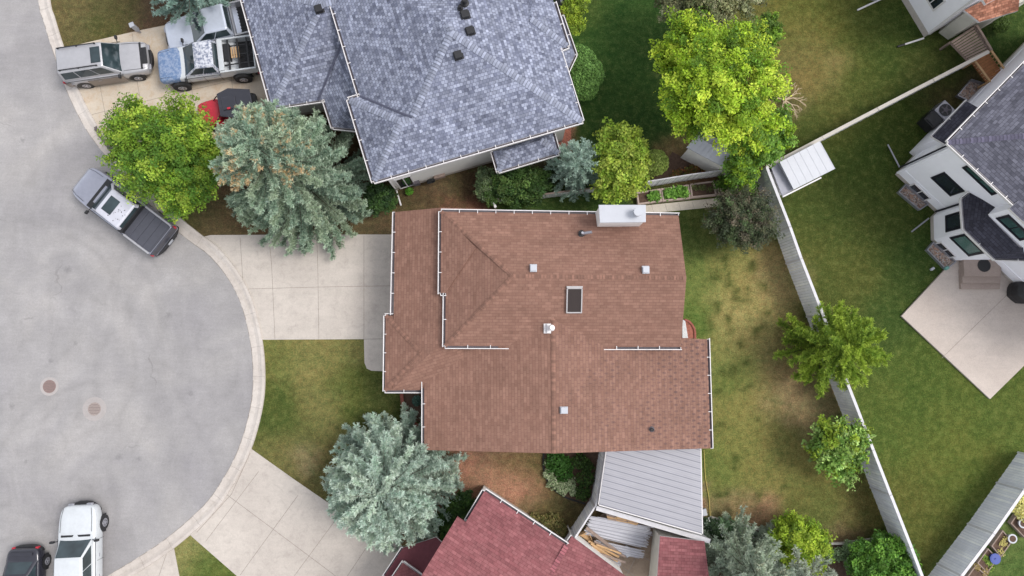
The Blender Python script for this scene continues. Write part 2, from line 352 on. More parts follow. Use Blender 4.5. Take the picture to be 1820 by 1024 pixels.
# ---------------------------------------------------------------- mesh helpers
ORG = {}
class MB:
    def __init__(s): s.v = []; s.f = []; s.m = []; s.uv = {}
    def face(s, pts, m=0, uv=None):
        i = len(s.v); s.v += [tuple(p) for p in pts]; s.f.append(tuple(range(i, i+len(pts)))); s.m.append(m)
        if uv: s.uv[len(s.f)-1] = uv
    def box(s, c, size, rot=0.0, m=0, M4=None):
        hx, hy, hz = size[0]/2, size[1]/2, size[2]/2; cr, sr = math.cos(rot), math.sin(rot); i = len(s.v)
        for z in (-hz, hz):
            for x, y in ((-hx, -hy), (hx, -hy), (hx, hy), (-hx, hy)):
                if M4 is not None: p = M4 @ Vector((x, y, z)); s.v.append((p.x, p.y, p.z))
                else: s.v.append((c[0]+x*cr-y*sr, c[1]+x*sr+y*cr, c[2]+z))
        for f in ((3, 2, 1, 0), (4, 5, 6, 7), (0, 1, 5, 4), (1, 2, 6, 5), (2, 3, 7, 6), (3, 0, 4, 7)):
            s.f.append(tuple(i+k for k in f)); s.m.append(m)
    def bar(s, a, b, w, h, m=0, up=Vector((0, 0, 1))):
        a, b = Vector(a), Vector(b); d = (b-a); L = d.length
        if L < 1e-6: return
        d.normalize(); y = up.cross(d)
        if y.length < 1e-4: y = Vector((0, 1, 0)).cross(d)
        y.normalize(); z = d.cross(y)
        M4 = Matrix((( d.x, y.x, z.x, (a.x+b.x)/2), (d.y, y.y, z.y, (a.y+b.y)/2), (d.z, y.z, z.z, (a.z+b.z)/2), (0, 0, 0, 1)))
        s.box((0, 0, 0), (L, w, h), m=m, M4=M4)
    def tube(s, a, b, r0, r1=None, n=10, m=0, caps=True):
        a, b = Vector(a), Vector(b); r1 = r0 if r1 is None else r1; d = (b-a).normalized()
        x = d.orthogonal().normalized(); y = d.cross(x); i = len(s.v)
        for p, r in ((a, r0), (b, r1)):
            for k in range(n):
                t = 2*math.pi*k/n; q = p + x*(math.cos(t)*r) + y*(math.sin(t)*r); s.v.append(tuple(q))
        for k in range(n):
            k2 = (k+1) % n; s.f.append((i+k, i+k2, i+n+k2, i+n+k)); s.m.append(m)
        if caps:
            s.f.append(tuple(i+k for k in reversed(range(n)))); s.m.append(m)
            s.f.append(tuple(i+n+k for k in range(n))); s.m.append(m)
    def path(s, pts, r, n=8, m=0):
        for a, b in zip(pts[:-1], pts[1:]): s.tube(a, b, r, r, n, m)
    def prism(s, poly, z0, z1, m=0, mside=None, uvside=False):
        if area2(poly) < 0: poly = poly[::-1]
        n = len(poly); s.face([(p.x, p.y, z1) for p in poly], m); s.face([(p.x, p.y, z0) for p in reversed(poly)], m)
        for i in range(n):
            a, b = poly[i], poly[(i+1) % n]; s.face([(a.x, a.y, z0), (b.x, b.y, z0), (b.x, b.y, z1), (a.x, a.y, z1)], m if mside is None else mside)
    def disc(s, c, r, n=28, m=0):
        s.face([(c[0]+r*math.cos(2*math.pi*k/n), c[1]+r*math.sin(2*math.pi*k/n), c[2]) for k in range(n)], m)
    def build(s, name, mats, parent=None, smooth=False, bevel=0.0, seg=2):
        if not isinstance(mats, (list, tuple)): mats = [mats]
        off = ORG.get(parent, Vector((0, 0, 0))) if parent else Vector((0, 0, 0))
        me = bpy.data.meshes.new(name)
        me.from_pydata([(x-off.x, y-off.y, z-off.z) for x, y, z in s.v], [], s.f)
        for mt in mats: me.materials.append(mt)
        for p, mi in zip(me.polygons, s.m): p.material_index = mi
        if s.uv:
            ul = me.uv_layers.new(name='UVMap')
            for fi, uv in s.uv.items():
                for li, q in zip(me.polygons[fi].loop_indices, uv): ul.data[li].uv = q
        if bevel > 0:
            bm = bmesh.new(); bm.from_mesh(me); bmesh.ops.remove_doubles(bm, verts=bm.verts, dist=1e-5)
            bmesh.ops.bevel(bm, geom=[e for e in bm.edges if len(e.link_faces) == 2 and e.calc_face_angle(0) > .35], offset=bevel, segments=seg, profile=.5, affect='EDGES', clamp_overlap=True)
            bm.to_mesh(me); bm.free()
        if smooth:
            for p in me.polygons: p.use_smooth = True
            try: me.set_sharp_from_angle(angle=rad(38))
            except Exception: pass
        me.update(); o = bpy.data.objects.new(name, me); COL.objects.link(o)
        if parent: o.parent = parent; ORG[o] = off
        else: ORG[o] = Vector((0, 0, 0))
        return o
def tag(o, label=None, cat=None, group=None, kind=None):
    if label: o['label'] = label
    if cat: o['category'] = cat
    if group: o['group'] = group
    if kind: o['kind'] = kind
    return o
def thing(name, label, cat, loc=(0, 0, 0), rotz=0.0, group=None, local=False):
    o = bpy.data.objects.new(name, None); COL.objects.link(o); o.location = loc; o.rotation_euler = (0, 0, rotz)
    o.empty_display_size = .3; ORG[o] = Vector((0, 0, 0)) if local else Vector(loc)
    return tag(o, label, cat, group)
def struct(name, mb, mats, **k): return tag(mb.build(name, mats, **k), kind='structure')
def poly_px(pts, h=0.0): return [P(u, v, h) for u, v in pts]
def slab(mb, poly, z0, z1, m=0): mb.prism(poly, z0, z1, m)
def recentre(o):
    """put a single-mesh thing's origin at the middle of its base"""
    me = o.data; n = len(me.vertices); a = np.empty(n*3); me.vertices.foreach_get('co', a); a = a.reshape(-1, 3)
    c = np.array([(a[:, 0].min()+a[:, 0].max())/2, (a[:, 1].min()+a[:, 1].max())/2, a[:, 2].min()])
    me.vertices.foreach_set('co', (a-c).ravel()); o.location = Vector(c); me.update(); return o
def one(name, mb, mats, label, cat, group=None, kind=None, **k):
    return tag(recentre(mb.build(name, mats, **k)), label, cat, group, kind)
# ================================================================ GROUND, ROAD, DRIVES
g = MB(); g.face([(-400, -400, -.03), (400, -400, -.03), (400, 400, -.03), (-400, 400, -.03)])
struct('ground', g, M['farground'])

# colours of the living lawns: green, dry and bare areas  (u, v, radius, rgb)
ZONES = [
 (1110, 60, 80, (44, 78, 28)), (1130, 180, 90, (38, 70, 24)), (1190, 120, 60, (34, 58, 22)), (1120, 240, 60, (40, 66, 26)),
 (1480, 60, 90, (96, 102, 40)), (1430, 110, 60, (108, 102, 52)), (1560, 60, 70, (58, 82, 28)), (1500, 190, 60, (84, 94, 38)), (1640, 130, 50, (72, 86, 34)), (1480, 110, 30, (128, 120, 68)),
 (1560, 250, 80, (56, 76, 24)), (1450, 400, 60, (70, 86, 32)), (1560, 380, 70, (62, 80, 28)), (1500, 480, 80, (80, 92, 36)), (1540, 300, 50, (64, 86, 28)),
 (1620, 480, 60, (54, 78, 28)), (1580, 560, 60, (58, 82, 30)), (1600, 700, 90, (76, 98, 34)), (1700, 800, 80, (88, 104, 38)), (1620, 900, 70, (84, 94, 36)), (1780, 760, 60, (80, 100, 36)),
 (1250, 420, 50, (76, 94, 40)), (1300, 500, 60, (124, 122, 62)), (1380, 500, 50, (134, 122, 74)), (1240, 500, 40, (94, 116, 50)), (1330, 560, 60, (132, 128, 70)), (1240, 570, 30, (84, 112, 44)),
 (1300, 650, 60, (110, 118, 56)), (1380, 640, 50, (118, 110, 64)), (1420, 700, 60, (126, 108, 72)), (1320, 740, 60, (112, 114, 54)), (1290, 680, 30, (80, 108, 40)), (1290, 820, 60, (104, 116, 52)),
 (1380, 830, 60, (112, 112, 54)), (1460, 900, 60, (100, 104, 48)), (1360, 910, 35, (136, 104, 74)), (1530, 900, 40, (96, 92, 46)), (1440, 940, 50, (86, 102, 42)), (1300, 905, 40, (120, 104, 66)),
 (150, 30, 60, (96, 90, 52)), (180, 55, 30, (82, 86, 40)), (250, 45, 40, (92, 72, 56)), (280, 30, 40, (94, 70, 58)), (200, 10, 40, (86, 84, 46)),
 (370, 395, 50, (84, 78, 48)), (330, 380, 40, (70, 80, 36)), (400, 405, 30, (104, 84, 60)), (680, 395, 40, (104, 86, 62)), (450, 300, 80, (98, 74, 56)), (350, 330, 50, (90, 76, 52)),
 (740, 340, 60, (92, 72, 54)), (800, 350, 50, (88, 72, 50)), (850, 340, 40, (82, 62, 50)), (780, 325, 30, (104, 88, 66)), (720, 360, 30, (82, 76, 44)), (800, 366, 24, (116, 74, 60)), (850, 364, 24, (124, 76, 62)),
 (560, 640, 60, (112, 112, 58)), (500, 650, 40, (102, 108, 50)), (620, 680, 50, (84, 98, 40)), (500, 740, 50, (74, 92, 36)), (560, 730, 40, (106, 108, 56)), (540, 815, 24, (150, 128, 88)), (520, 790, 50, (104, 104, 54)), (570, 850, 40, (92, 88, 48)),
 (680, 715, 40, (70, 82, 36)), (640, 620, 30, (104, 106, 56)), (470, 650, 20, (96, 98, 46)),
 (860, 860, 60, (158, 112, 86)), (840, 830, 50, (128, 92, 70)), (920, 870, 40, (160, 112, 86)), (900, 820, 40, (112, 90, 56)), (960, 840, 40, (98, 84, 52)), (960, 930, 50, (96, 84, 50)), (920, 910, 40, (112, 92, 62)), (990, 900, 40, (84, 72, 48)), (1030, 850, 40, (72, 56, 46)), (860, 800, 40, (116, 82, 66)),
 (340, 990, 40, (120, 122, 66)), (360, 1010, 40, (84, 104, 40)),
 (920, 360, 40, (50, 80, 28)), (1000, 368, 40, (50, 76, 30)), (1080, 362, 30, (52, 80, 32)), (940, 310, 50, (62, 60, 44)), (1000, 230, 24, (140, 92, 74)), (1205, 300, 40, (116, 92, 60)), (1240, 310, 30, (112, 82, 58)), (1170, 330, 40, (74, 84, 40)),
 (1330, 330, 40, (86, 64, 50)), (1252, 850, 12, (128, 108, 74)), (1256, 900, 12, (132, 100, 76)),
 (1480, 990, 60, (112, 84, 64)), (1400, 960, 50, (96, 82, 52)), (1560, 980, 40, (70, 90, 36)),
 (1780, 1000, 60, (76, 104, 44)), (1800, 920, 40, (84, 110, 50)), (1770, 60, 50, (48, 72, 26)), (1810, 60, 40, (50, 76, 28)), (1680, 170, 40, (70, 66, 36)), (1740, 150, 30, (88, 78, 52)), (1690, 230, 30, (62, 76, 30)),
 (1040, 20, 30, (70, 96, 36)), (1240, 20, 40, (58, 66, 36)), (1330, 30, 40, (96, 98, 44)), (1380, 20, 50, (96, 100, 40)), (1395, 180, 30, (110, 98, 58)),
]
SPOTS = [(1268, 490, 9), (1282, 462, 8), (1292, 487, 7), (1295, 503, 8), (1307, 520, 9), (1314, 537, 10), (1277, 557, 9), (1299, 579, 9), (1337, 478, 11), (1329, 510, 8), (1355, 505, 6), (1350, 553, 7), (1339, 585, 10), (1310, 600, 8), (1265, 580, 10), (1290, 655, 14), (1310, 640, 9), (1312, 822, 10), (1290, 876, 9), (1275, 700, 8), (1330, 690, 7), (1345, 880, 9), (1400, 870, 8), (1290, 760, 8), (1355, 745, 8)]
def lawn():
    x0, x1, y0, y1, st = -32.0, 32.0, -19.0, 23.0, .16
    nx = int((x1-x0)/st)+1; ny = int((y1-y0)/st)+1
    X, Y = np.meshgrid(np.linspace(x0, x1, nx), np.linspace(y0, y1, ny))
    dz = -H; cy = Y*_c + dz*_s; cz = -Y*_s + dz*_c; U = 910 + FPX*X/(-cz); V = 512 - FPX*cy/(-cz)
    rs = np.random.RandomState(3)
    # a soft warp so that no patch is a clean disc
    def wave(a, sd):
        r = np.random.RandomState(sd); o = np.zeros_like(U)
        for k in range(7):
            fx, fy, ph = r.uniform(-1, 1)/a, r.uniform(-1, 1)/a, r.uniform(0, 6.28); o += np.sin(U*fx+V*fy+ph)
        return o/2.6
    Uw = U + wave(14, 1)*9 + wave(5, 2)*4; Vw = V + wave(14, 3)*9 + wave(5, 4)*4
    acc = np.zeros((ny, nx, 3)); wt = np.full((ny, nx), 1e-9)
    for (u, v, r, c) in ZONES:
        w = np.exp(-((Uw-u)**2+(Vw-v)**2)/(r*r*.55)) ; w = w+1e-5/(1+((U-u)**2+(V-v)**2)/2500)
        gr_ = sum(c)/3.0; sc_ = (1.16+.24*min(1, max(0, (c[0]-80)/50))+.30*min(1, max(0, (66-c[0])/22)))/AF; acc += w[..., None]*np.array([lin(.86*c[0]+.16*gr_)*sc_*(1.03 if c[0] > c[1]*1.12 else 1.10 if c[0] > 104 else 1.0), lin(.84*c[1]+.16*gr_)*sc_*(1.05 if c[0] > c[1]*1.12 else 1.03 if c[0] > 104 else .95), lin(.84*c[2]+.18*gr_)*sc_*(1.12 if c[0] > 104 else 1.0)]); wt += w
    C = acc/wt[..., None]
    for (u, v, r) in SPOTS:
        w = .5*np.exp(-((Uw-u)**2+(Vw-v)**2)/(r*r))[..., None]; w = np.minimum(w*1.9, .85); C = C*(1-w)+w*np.array([lin(q)/AF for q in (74, 84, 42)])
    co = np.stack([X, Y, np.zeros_like(X)], -1).reshape(-1, 3)
    idx = np.arange(nx*ny).reshape(ny, nx); q = np.stack([idx[:-1, :-1], idx[:-1, 1:], idx[1:, 1:], idx[1:, :-1]], -1).reshape(-1, 4)
    me = bpy.data.meshes.new('lawn'); me.vertices.add(len(co)); me.vertices.foreach_set('co', co.ravel())
    me.loops.add(q.size); me.loops.foreach_set('vertex_index', q.ravel()); me.polygons.add(len(q))
    me.polygons.foreach_set('loop_start', np.arange(0, q.size, 4)); me.polygons.foreach_set('loop_total', np.full(len(q), 4))
    me.update(calc_edges=True); ca = me.color_attributes.new('Col', 'FLOAT_COLOR', 'POINT')
    ca.data.foreach_set('color', np.concatenate([C.reshape(-1, 3), np.ones((len(co), 1))], 1).ravel())
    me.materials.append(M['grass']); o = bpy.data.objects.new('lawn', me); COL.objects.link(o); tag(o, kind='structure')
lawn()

EDGE = [(20, -1500), (38, -500), (52, -160), (68, 0), (78, 40), (95, 95), (122, 170), (158, 238), (206, 298), (255, 352), (300, 398), (340, 431), (372, 455), (405, 495), (428, 540), (443, 598), (449, 650), (448, 702), (437, 757), (420, 806), (398, 848), (364, 896), (303, 951), (248, 989), (197, 1020), (150, 1054), (105, 1100), (40, 1170), (-80, 1230), (-220, 1200), (-350, 1080), (-430, 900), (-440, 700), (-400, 450), (-320, 200), (-290, -100), (-300, -500), (-320, -1500)]
edge = catmull([P(u, v, 0) for u, v in EDGE], 8)
g = MB(); g.face([(p.x, p.y, .006) for p in edge][::-1]); struct('road', g, M['asphalt'])
# rolled curb with a gutter pan, a real low step behind it
prof = [(0, .008), (.30, .012), (.42, .05), (.50, .085), (.64, .088), (.66, .0)]
g = MB(); rows = [[p + Vector((0, 0, z)) for p in offset_line(edge, d)] for d, z in prof]
cum = 0.0; nextj = 1.2; jt = []
for i in range(len(edge)-1):
    for r in range(len(prof)-1):
        g.face([rows[r][i], rows[r][i+1], rows[r+1][i+1], rows[r+1][i]], 0)
    cum += (edge[i+1]-edge[i]).length
    if cum > nextj: nextj = cum+1.5; jt.append(i)
for i in jt:
    if abs(edge[i].x) > 60 or abs(edge[i].y) > 60: continue
    e = (edge[i+1]-edge[i]).normalized()*.012
    for r in range(len(prof)-2):
        a, b = rows[r][i], rows[r+1][i]; z = Vector((0, 0, .003)); g.face([a+z, a+e+z, b+e+z, b+z], 1)
struct('curb', g, [M['curb'], M['joint']])
# a fine dark seam where asphalt meets the gutter pan
g = MB(); e2 = offset_line(edge, -.0); e1 = offset_line(edge, .03)
rnd = random.Random(5)
for i in range(len(edge)-1):
    if rnd.random() < .12: continue
    w = rnd.uniform(.4, 1.2); a, b = e2[i], e2[i+1]; c_, d_ = e2[i+1].lerp(e1[i+1], w), e2[i].lerp(e1[i], w)
    g.face([(p.x, p.y, .0125) for p in (a, b, c_, d_)])
struct('gutter_seam', g, M['joint'])

def drive(name, pts, joints, mat, z=.022, jw=.022, extra_h=None):
    g = MB(); g.prism(poly_px(pts), -.02, z, 0)
    for ln in joints:
        q = [P(u, v) for u, v in ln]
        for a, b in zip(q[:-1], q[1:]):
            d = (b-a).normalized(); n = Vector((-d.y, d.x, 0))*jw/2
            g.face([(p.x, p.y, z+.003) for p in (a+n, a-n, b-n, b+n)], 1)
    return struct(name, g, [mat, M['joint']])
drive('driveway', [(104, 80), (112, 86), (245, 55), (300, 44), (440, 5), (470, 60), (520, 225), (470, 240), (400, 236), (300, 250), (232, 296), (200, 262), (160, 205), (130, 150)],
      [[(236, 60), (241, 127), (262, 250)], [(150, 120), (178, 152), (196, 250)], [(160, 205), (300, 170), (470, 130)], [(330, 60), (350, 235)], [(400, 60), (425, 235)]], M['concretetan'])
drive('driveway', [(352, 424), (366, 420), (375, 418), (560, 417), (700, 417), (740, 417), (740, 694), (684, 694), (684, 660), (660, 659), (652, 655), (648, 645), (647, 603), (458, 604), (446, 570), (434, 532), (418, 503), (395, 468), (360, 430)],
      [[(432, 514), (560, 510.5), (700, 508)], [(427, 422), (433, 514)], [(478, 420), (483, 470), (489, 603)], [(563, 419), (565, 470), (567, 603)], [(647, 419), (647, 603)], [(646, 603), (700, 602)], [(697, 420), (694, 660)]], M['concrete'])
drive('driveway', [(447, 798), (520, 850), (600, 905), (700, 965), (790, 1010), (740, 1180), (600, 1180), (336, 949), (325, 945), (350, 925), (392, 880), (420, 838), (436, 798)],
      [[(402, 878), (500, 951), (592, 1020), (650, 1065)], [(460, 838), (366, 962)], [(530, 880), (427, 1022)], [(601, 918), (500, 1055)], [(660, 960), (580, 1080)], [(350, 946), (412, 878), (445, 805)]], M['concrete'])
drive('driveway', [(309, 972), (250, 1000), (195, 1032), (170, 1060), (230, 1200), (370, 1200), (319, 1024)], [[(296, 985), (240, 1150)], [(215, 1060), (330, 1075)]], M['concrete'])
drive('walkway', [(1120, 368), (1131, 367), (1277, 352), (1330, 347), (1332, 362), (1280, 367), (1180, 377), (1120, 383)],
      [[(u, 369-(u-1130)*.105), (u+4, 382-(u-1130)*.11)] for u in range(1134, 1330, 24)], M['walk'], jw=.015)
# patio behind the white house, with its raised edge
drive('patio', [(1600, 562), (1690, 466), (1720, 440), (1990, 440), (1990, 480), (1757, 709)], [[(1672, 636), (1812, 500)]], M['patio'], z=.12)
drive('paving', [(1080, 905), (1190, 935), (1175, 1060), (1020, 1060), (1010, 970)], [[(1100, 960), (1160, 1000)], [(1130, 930), (1175, 960)], [(1160, 930), (1110, 1030)], [(1185, 945), (1140, 1050)], [(1075, 985), (1150, 1040)]], M['pavers'], jw=.03)

# planting beds and bare earth with clear outlines
def bed(name, pts, mat, z=.03): g = MB(); g.prism(catmull([P(u, v) for u, v in pts+[pts[0]]], 4)[:-1], -.02, z); return struct(name, g, mat)
bed('planting_bed', [(716, 700), (722, 724), (738, 746), (762, 756), (790, 750), (790, 700)], M['soil'])
bed('planting_bed', [(1216, 568), (1226, 573), (1234, 586), (1235, 600), (1216, 602), (1200, 600), (1200, 570)], M['mulchred'])
bed('planting_bed', [(966, 800), (966, 830), (975, 858), (1000, 880), (1038, 893), (1062, 890), (1070, 800)], M['soil'])
bed('planting_bed', [(1258, 922), (1360, 945), (1470, 968), (1530, 966), (1582, 956), (1620, 1100), (1255, 1100)], M['soil'])
bed('planting_bed', [(1195, 270), (1225, 285), (1290, 306), (1160, 328), (1170, 310)], M['soil'], .02)
bed('planting_bed', [(1000, 226), (1014, 228), (1012, 262), (990, 270), (986, 240)], M['mulchred'])
g = MB(); q = catmull([P(u, v) for u, v in [(714, 700), (718, 724), (732, 748), (756, 764)]], 6); n0 = offset_line(q, .09); n1 = offset_line(q, -.09)
for i in range(len(q)-1): g.prism([n0[i], n0[i+1], n1[i+1], n1[i]], -.02, .09)
one('bed_edging', g, M['brickred'], 'curved brown brick edging around the dark bed by the porch', 'garden edging')
g = MB(); q = catmull([P(u, v) for u, v in [(966, 806), (966, 832), (976, 860), (1002, 882), (1040, 895)]], 6); n0 = offset_line(q, .04); n1 = offset_line(q, -.04)
for i in range(len(q)-1): g.prism([n0[i], n0[i+1], n1[i+1], n1[i]], -.02, .08)
one('bed_edging', g, M['rubber'], 'thin dark edging curving around the bed between brown and red roofs', 'garden edging')
g = MB(); q = catmull([P(u, v) for u, v in [(1216, 568), (1226, 573), (1234, 586), (1235, 602)]], 6); n0 = offset_line(q, .05); n1 = offset_line(q, -.05)
for i in range(len(q)-1): g.prism([n0[i], n0[i+1], n1[i+1], n1[i]], -.02, .1)
one('bed_edging', g, M['brickred'], 'small red brick edging around the red mulch corner bed', 'garden edging')
g = MB(); g.prism(poly_px([(1212, 568), (1217, 571), (1222, 601), (1212, 601)]), 0, .12)
one('stone_strip', g, M['stonewhite'], 'pale stone strip between red mulch and the brown house', 'stone edging')

# manholes
for (u, v, rr, lab) in ((88, 687, 12, 'rusty manhole cover with narrow pale collar, left of the other cover'), (168, 727, 12, 'pale manhole cover set in a wide concrete ring')):
    c = P(u, v); t = thing('manhole', lab, 'manhole', c)
    a = MB(); a.prism([c+Vector((math.cos(k*.2244)*(.48 if u < 100 else .62), math.sin(k*.2244)*(.48 if u < 100 else .62), 0)) for k in range(28)], 0, .010); a.build('collar', M['manring'], t)
    a = MB(); a.tube(c+Vector((0, 0, .001)), c+Vector((0, 0, .016)), .34, .34, 28)
    for k in range(-3, 4):
        w = math.sqrt(.3**2-(k*.08)**2); a.box((c.x, c.y+k*.08, .018), (2*w, .025, .008), m=1)
    a.build('cover', [plain('manhole iron', A(140, 118, 114) if u < 100 else A(158, 145, 140), .8, .15, 20), M['iron']], t)
# dark debris lying in the gutter under the maple
g = MB(); q = catmull([P(u, v) for u, v in [(165, 231), (175, 247), (190, 267), (207, 288)]], 8); rnd = random.Random(8)
q = offset_line(q, .22)
n0 = [p+Vector((rnd.uniform(-.03, .03), rnd.uniform(-.03, .03), 0)) for p in offset_line(q, .10)]; n1 = [p+Vector((rnd.uniform(-.03, .03), rnd.uniform(-.03, .03), 0)) for p in offset_line(q, -.10)]
for i in range(len(q)-1): g.face([(p.x, p.y, .105) for p in (n0[i], n1[i], n1[i+1], n0[i+1])]); 
for i in range(len(q)-1): g.prism([n0[i], n1[i], n1[i+1], n0[i+1]], .0, .1)
tag(g.build('gutter_dirt', plain('dirt', A(104, 96, 94), .95, .3, 10)), 'dark dirt lying along the gutter beside the maple tree', 'dirt', kind='stuff')
# ================================================================ HOUSES
def roof(parent, faces, mat, edge_mat, thick=.14, name='roof'):
    mb = MB()
    for k, f in enumerate(faces):
        mi = 0
        f = [Vector(p) for p in f]; n = Vector((0, 0, 0))
        for i in range(len(f)):
            a, b = f[i], f[(i+1) % len(f)]; n += Vector(((a.y-b.y)*(a.z+b.z), (a.z-b.z)*(a.x+b.x), (a.x-b.x)*(a.y+b.y)))
        n.normalize()
        if n.z < 0: f = f[::-1]; n = -n
        up = Vector((0, 0, 1)) - n*n.z
        if up.length < 1e-3: up = Vector((0, 1, 0))
        up.normalize(); e = up.cross(n)
        mb.face(f, mi, [((p.dot(e)), (p.dot(up))) for p in f])
        lo = [p-Vector((0, 0, thick)) for p in f]; mb.face(lo[::-1], 1)
        for i in range(len(f)):
            j = (i+1) % len(f); mb.face([lo[i], lo[j], f[j], f[i]], 1)
    return mb.build(name, [mat, edge_mat], parent)
def caps(parent, lines, mat, w=.16, step=.15, jit=.004):
    for ln in lines: cap1(parent, [ln], mat, w, step)
CAPM = {}
def cap1(parent, lines, mat, w, step):
    if 'brown' in mat.name: w = .10
    mb = MB(); rr = random.Random(7)
    if mat.name not in CAPM:
        c = {'brown ridge shingle': (138, 103, 89), 'grey ridge shingle': (150, 155, 173), 'charcoal ridge shingle': (112, 108, 128), 'red ridge shingle': (152, 92, 98)}[mat.name]
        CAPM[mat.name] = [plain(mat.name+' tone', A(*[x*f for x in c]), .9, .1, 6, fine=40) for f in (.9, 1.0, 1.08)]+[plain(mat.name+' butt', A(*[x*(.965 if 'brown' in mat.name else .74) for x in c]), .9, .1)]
    for a, b, n0, n1 in lines:        # n0, n1: downhill directions on either side (with slope)
        d = (b-a); L = d.length; d.normalize(); k = int(L/step)
        for i in range(k):
            p = a+d*(i*step); q = a+d*(i*step+step*1.25); z0, z1 = .030, .012
            mi = rr.randrange(3)
            mb.bar(q+Vector((0, 0, z0+.001))-d*.02+n0*w*.98, q+Vector((0, 0, z0+.001))-d*.02, .028, .004, 3); mb.bar(q+Vector((0, 0, z0+.001))-d*.02, q+Vector((0, 0, z0+.001))-d*.02+n1*w*.98, .028, .004, 3)  # darker bars across each cap end: the overlap's shadow put into the colour
            for s in (n0, n1):
                f = [p+Vector((0, 0, z1)), q+Vector((0, 0, z0)), q+s*w+Vector((0, 0, z0)), p+s*w+Vector((0, 0, z1))]
                mb.face(f, mi); mb.face([q+Vector((0, 0, z0)), q+Vector((0, 0, -.02)), q+s*w+Vector((0, 0, -.02)), q+s*w+Vector((0, 0, z0))])
    return mb.build('ridge_cap', CAPM[mat.name], parent)
def capline(a, b, pl0, pl1):
    """directions across a hip or ridge, lying in its two planes"""
    d = (b-a).normalized(); c = Vector((-d.y, d.x, 0)).normalized(); out = []
    for s in (1, -1):
        v = c*s; v.z = 0
        sl = min(pl.k*(pl.n.x*v.x+pl.n.y*v.y) for pl in (pl0, pl1)); out.append(Vector((v.x, v.y, sl)).normalized())
    return (a, b, out[0], out[1])
def gutter(parent, pts, inside, w=.115, step=.85, off=.0):
    """white eaves gutter: back, dark trough, front lip and hangers"""
    mb = MB(); first = True
    for a, b in zip(pts[:-1], pts[1:]):
        d = (b-a); L = d.length; d.normalize(); n = Vector((-d.y, d.x, 0)).normalized()
        if (inside.x-a.x)*n.x+(inside.y-a.y)*n.y > 0: n = -n
        z = Vector((0, 0, 1)); a2 = a+n*w-d*.0; b2 = b+n*w
        mb.bar(a+n*w+z*-.05, b+n*w+d*.05+z*-.05, .034, .13, 0)
        mb.bar(a+n*w*.5+z*-.105, b+n*w*.5+z*-.105, w, .012, 1)
        for q in (a, b): mb.bar(q+z*-.05, q+n*w+z*-.05, .02, .13, 0)
        k = max(1, int(L/step)); 
        for i in range(1, k):
            p = a+d*(L*i/k); mb.bar(p-n*.05+z*.018, p+n*w+z*.018, .03, .014, 0)
    return mb.build('gutter', [M['trim'], M['trimdark']], parent)
def win_wall(parent, A0, B0, s0, s1, z0, z1, out, frame='trim', glass='glass', mull=0, depth=.05, name='window', fw=.07):
    """window set on the wall A0-B0 between s0..s1 metres along it; a frame with its pane"""
    d = (B0-A0); d.z = 0; d.normalize(); o = Vector(out).normalized()
    def pt(s, z, k=0): return Vector((A0.x+d.x*s+o.x*k, A0.y+d.y*s+o.y*k, z))
    mb = MB(); k = depth/2
    for z in (z0+fw/2, z1-fw/2): mb.bar(pt(s0, z, k), pt(s1, z, k), depth, fw)
    for s in [s0+fw/2, s1-fw/2]+[s0+(s1-s0)*(i+1)/(mull+1) for i in range(mull)]: mb.bar(pt(s, z0+fw, k), pt(s, z1-fw, k), fw if s in (s0+fw/2, s1-fw/2) else .045, depth-.006, up=o)
    w = mb.build(name, M[frame], parent)
    g = MB(); g.bar(pt(s0+fw*.6, (z0+z1)/2, .012), pt(s1-fw*.6, (z0+z1)/2, .012), .02, z1-z0-fw*1.4); g.build('pane', M[glass], w)
    return w
def win_px(parent, pts, A0, B0, out, **k):
    """a window from its four measured corners on the wall plane"""
    d = (B0-A0); d.z = 0; d.normalize(); S = []; Z = []
    for u, v in pts: q = PW(u, v, A0, B0); S.append((q-A0).dot(d)); Z.append(q.z)
    S.sort(); Z.sort(); return win_wall(parent, A0, B0, (S[0]+S[1])/2, (S[2]+S[3])/2, (Z[0]+Z[1])/2, (Z[2]+Z[3])/2, out, **k)
def box_vent(parent, p, col, yaw=0.0, s=.32, style=0):
    m = MB(); m.box((p.x, p.y, p.z+.03), (s*1.5, s*1.3, .02), yaw); m.box((p.x, p.y, p.z+.12), (s, s*1.05, .18), yaw)
    m.box((p.x+math.sin(yaw)*-.0, p.y, p.z+.215), (s*1.12, s*1.15, .03), yaw); m.box((p.x-math.cos(yaw)*s*.6, p.y-math.sin(yaw)*s*.6, p.z+.10), (.06, s*1.25, .1), yaw)
    return m.build('roof_vent', M[col], parent, bevel=.008, seg=1)
def stack(parent, p, r=.06, h=.3, col='tar', flash='trimdark', top=None, lean=(0, 0), name='vent_pipe'):
    q = p+Vector((lean[0], lean[1], h)); m = MB(); m.tube(p-Vector((0, 0, .1)), q, r, r, 14, 0, caps=False); m.tube(q-Vector((0, 0, .04)), q-Vector((0, 0, .03)), r*.95, r*.95, 14, 1)
    m.tube(p+Vector((0, 0, .0)), p+Vector((0, 0, .08)), r*2.0, r*1.2, 16, 2)
    if top: m.tube(q+Vector((0, 0, .02)), q+Vector((0, 0, .07)), top, top*.8, 16, 0)
    return m.build(name, [M[col], M['black'], M[flash]], parent, smooth=True)
def walls(parent, poly, z1, mat, z0=-.1, found=.35, name='wall'):
    mb = MB(); mb.prism(poly, found, z1, 0); o = mb.build(name, M[mat], parent)
    mb = MB(); mb.prism(inset(poly, .012), z0, found+.0, 0); mb.build('foundation', M['curb'], parent); return o
def mirror_line(p, a, b): pass

# ---------------------------------------------------------------- brown house in the middle
HB = thing('brown_house', 'split level house with brown shingle roof and skylight in the middle', 'house', P(960, 590))
LE, UE = 2.9, 3.95
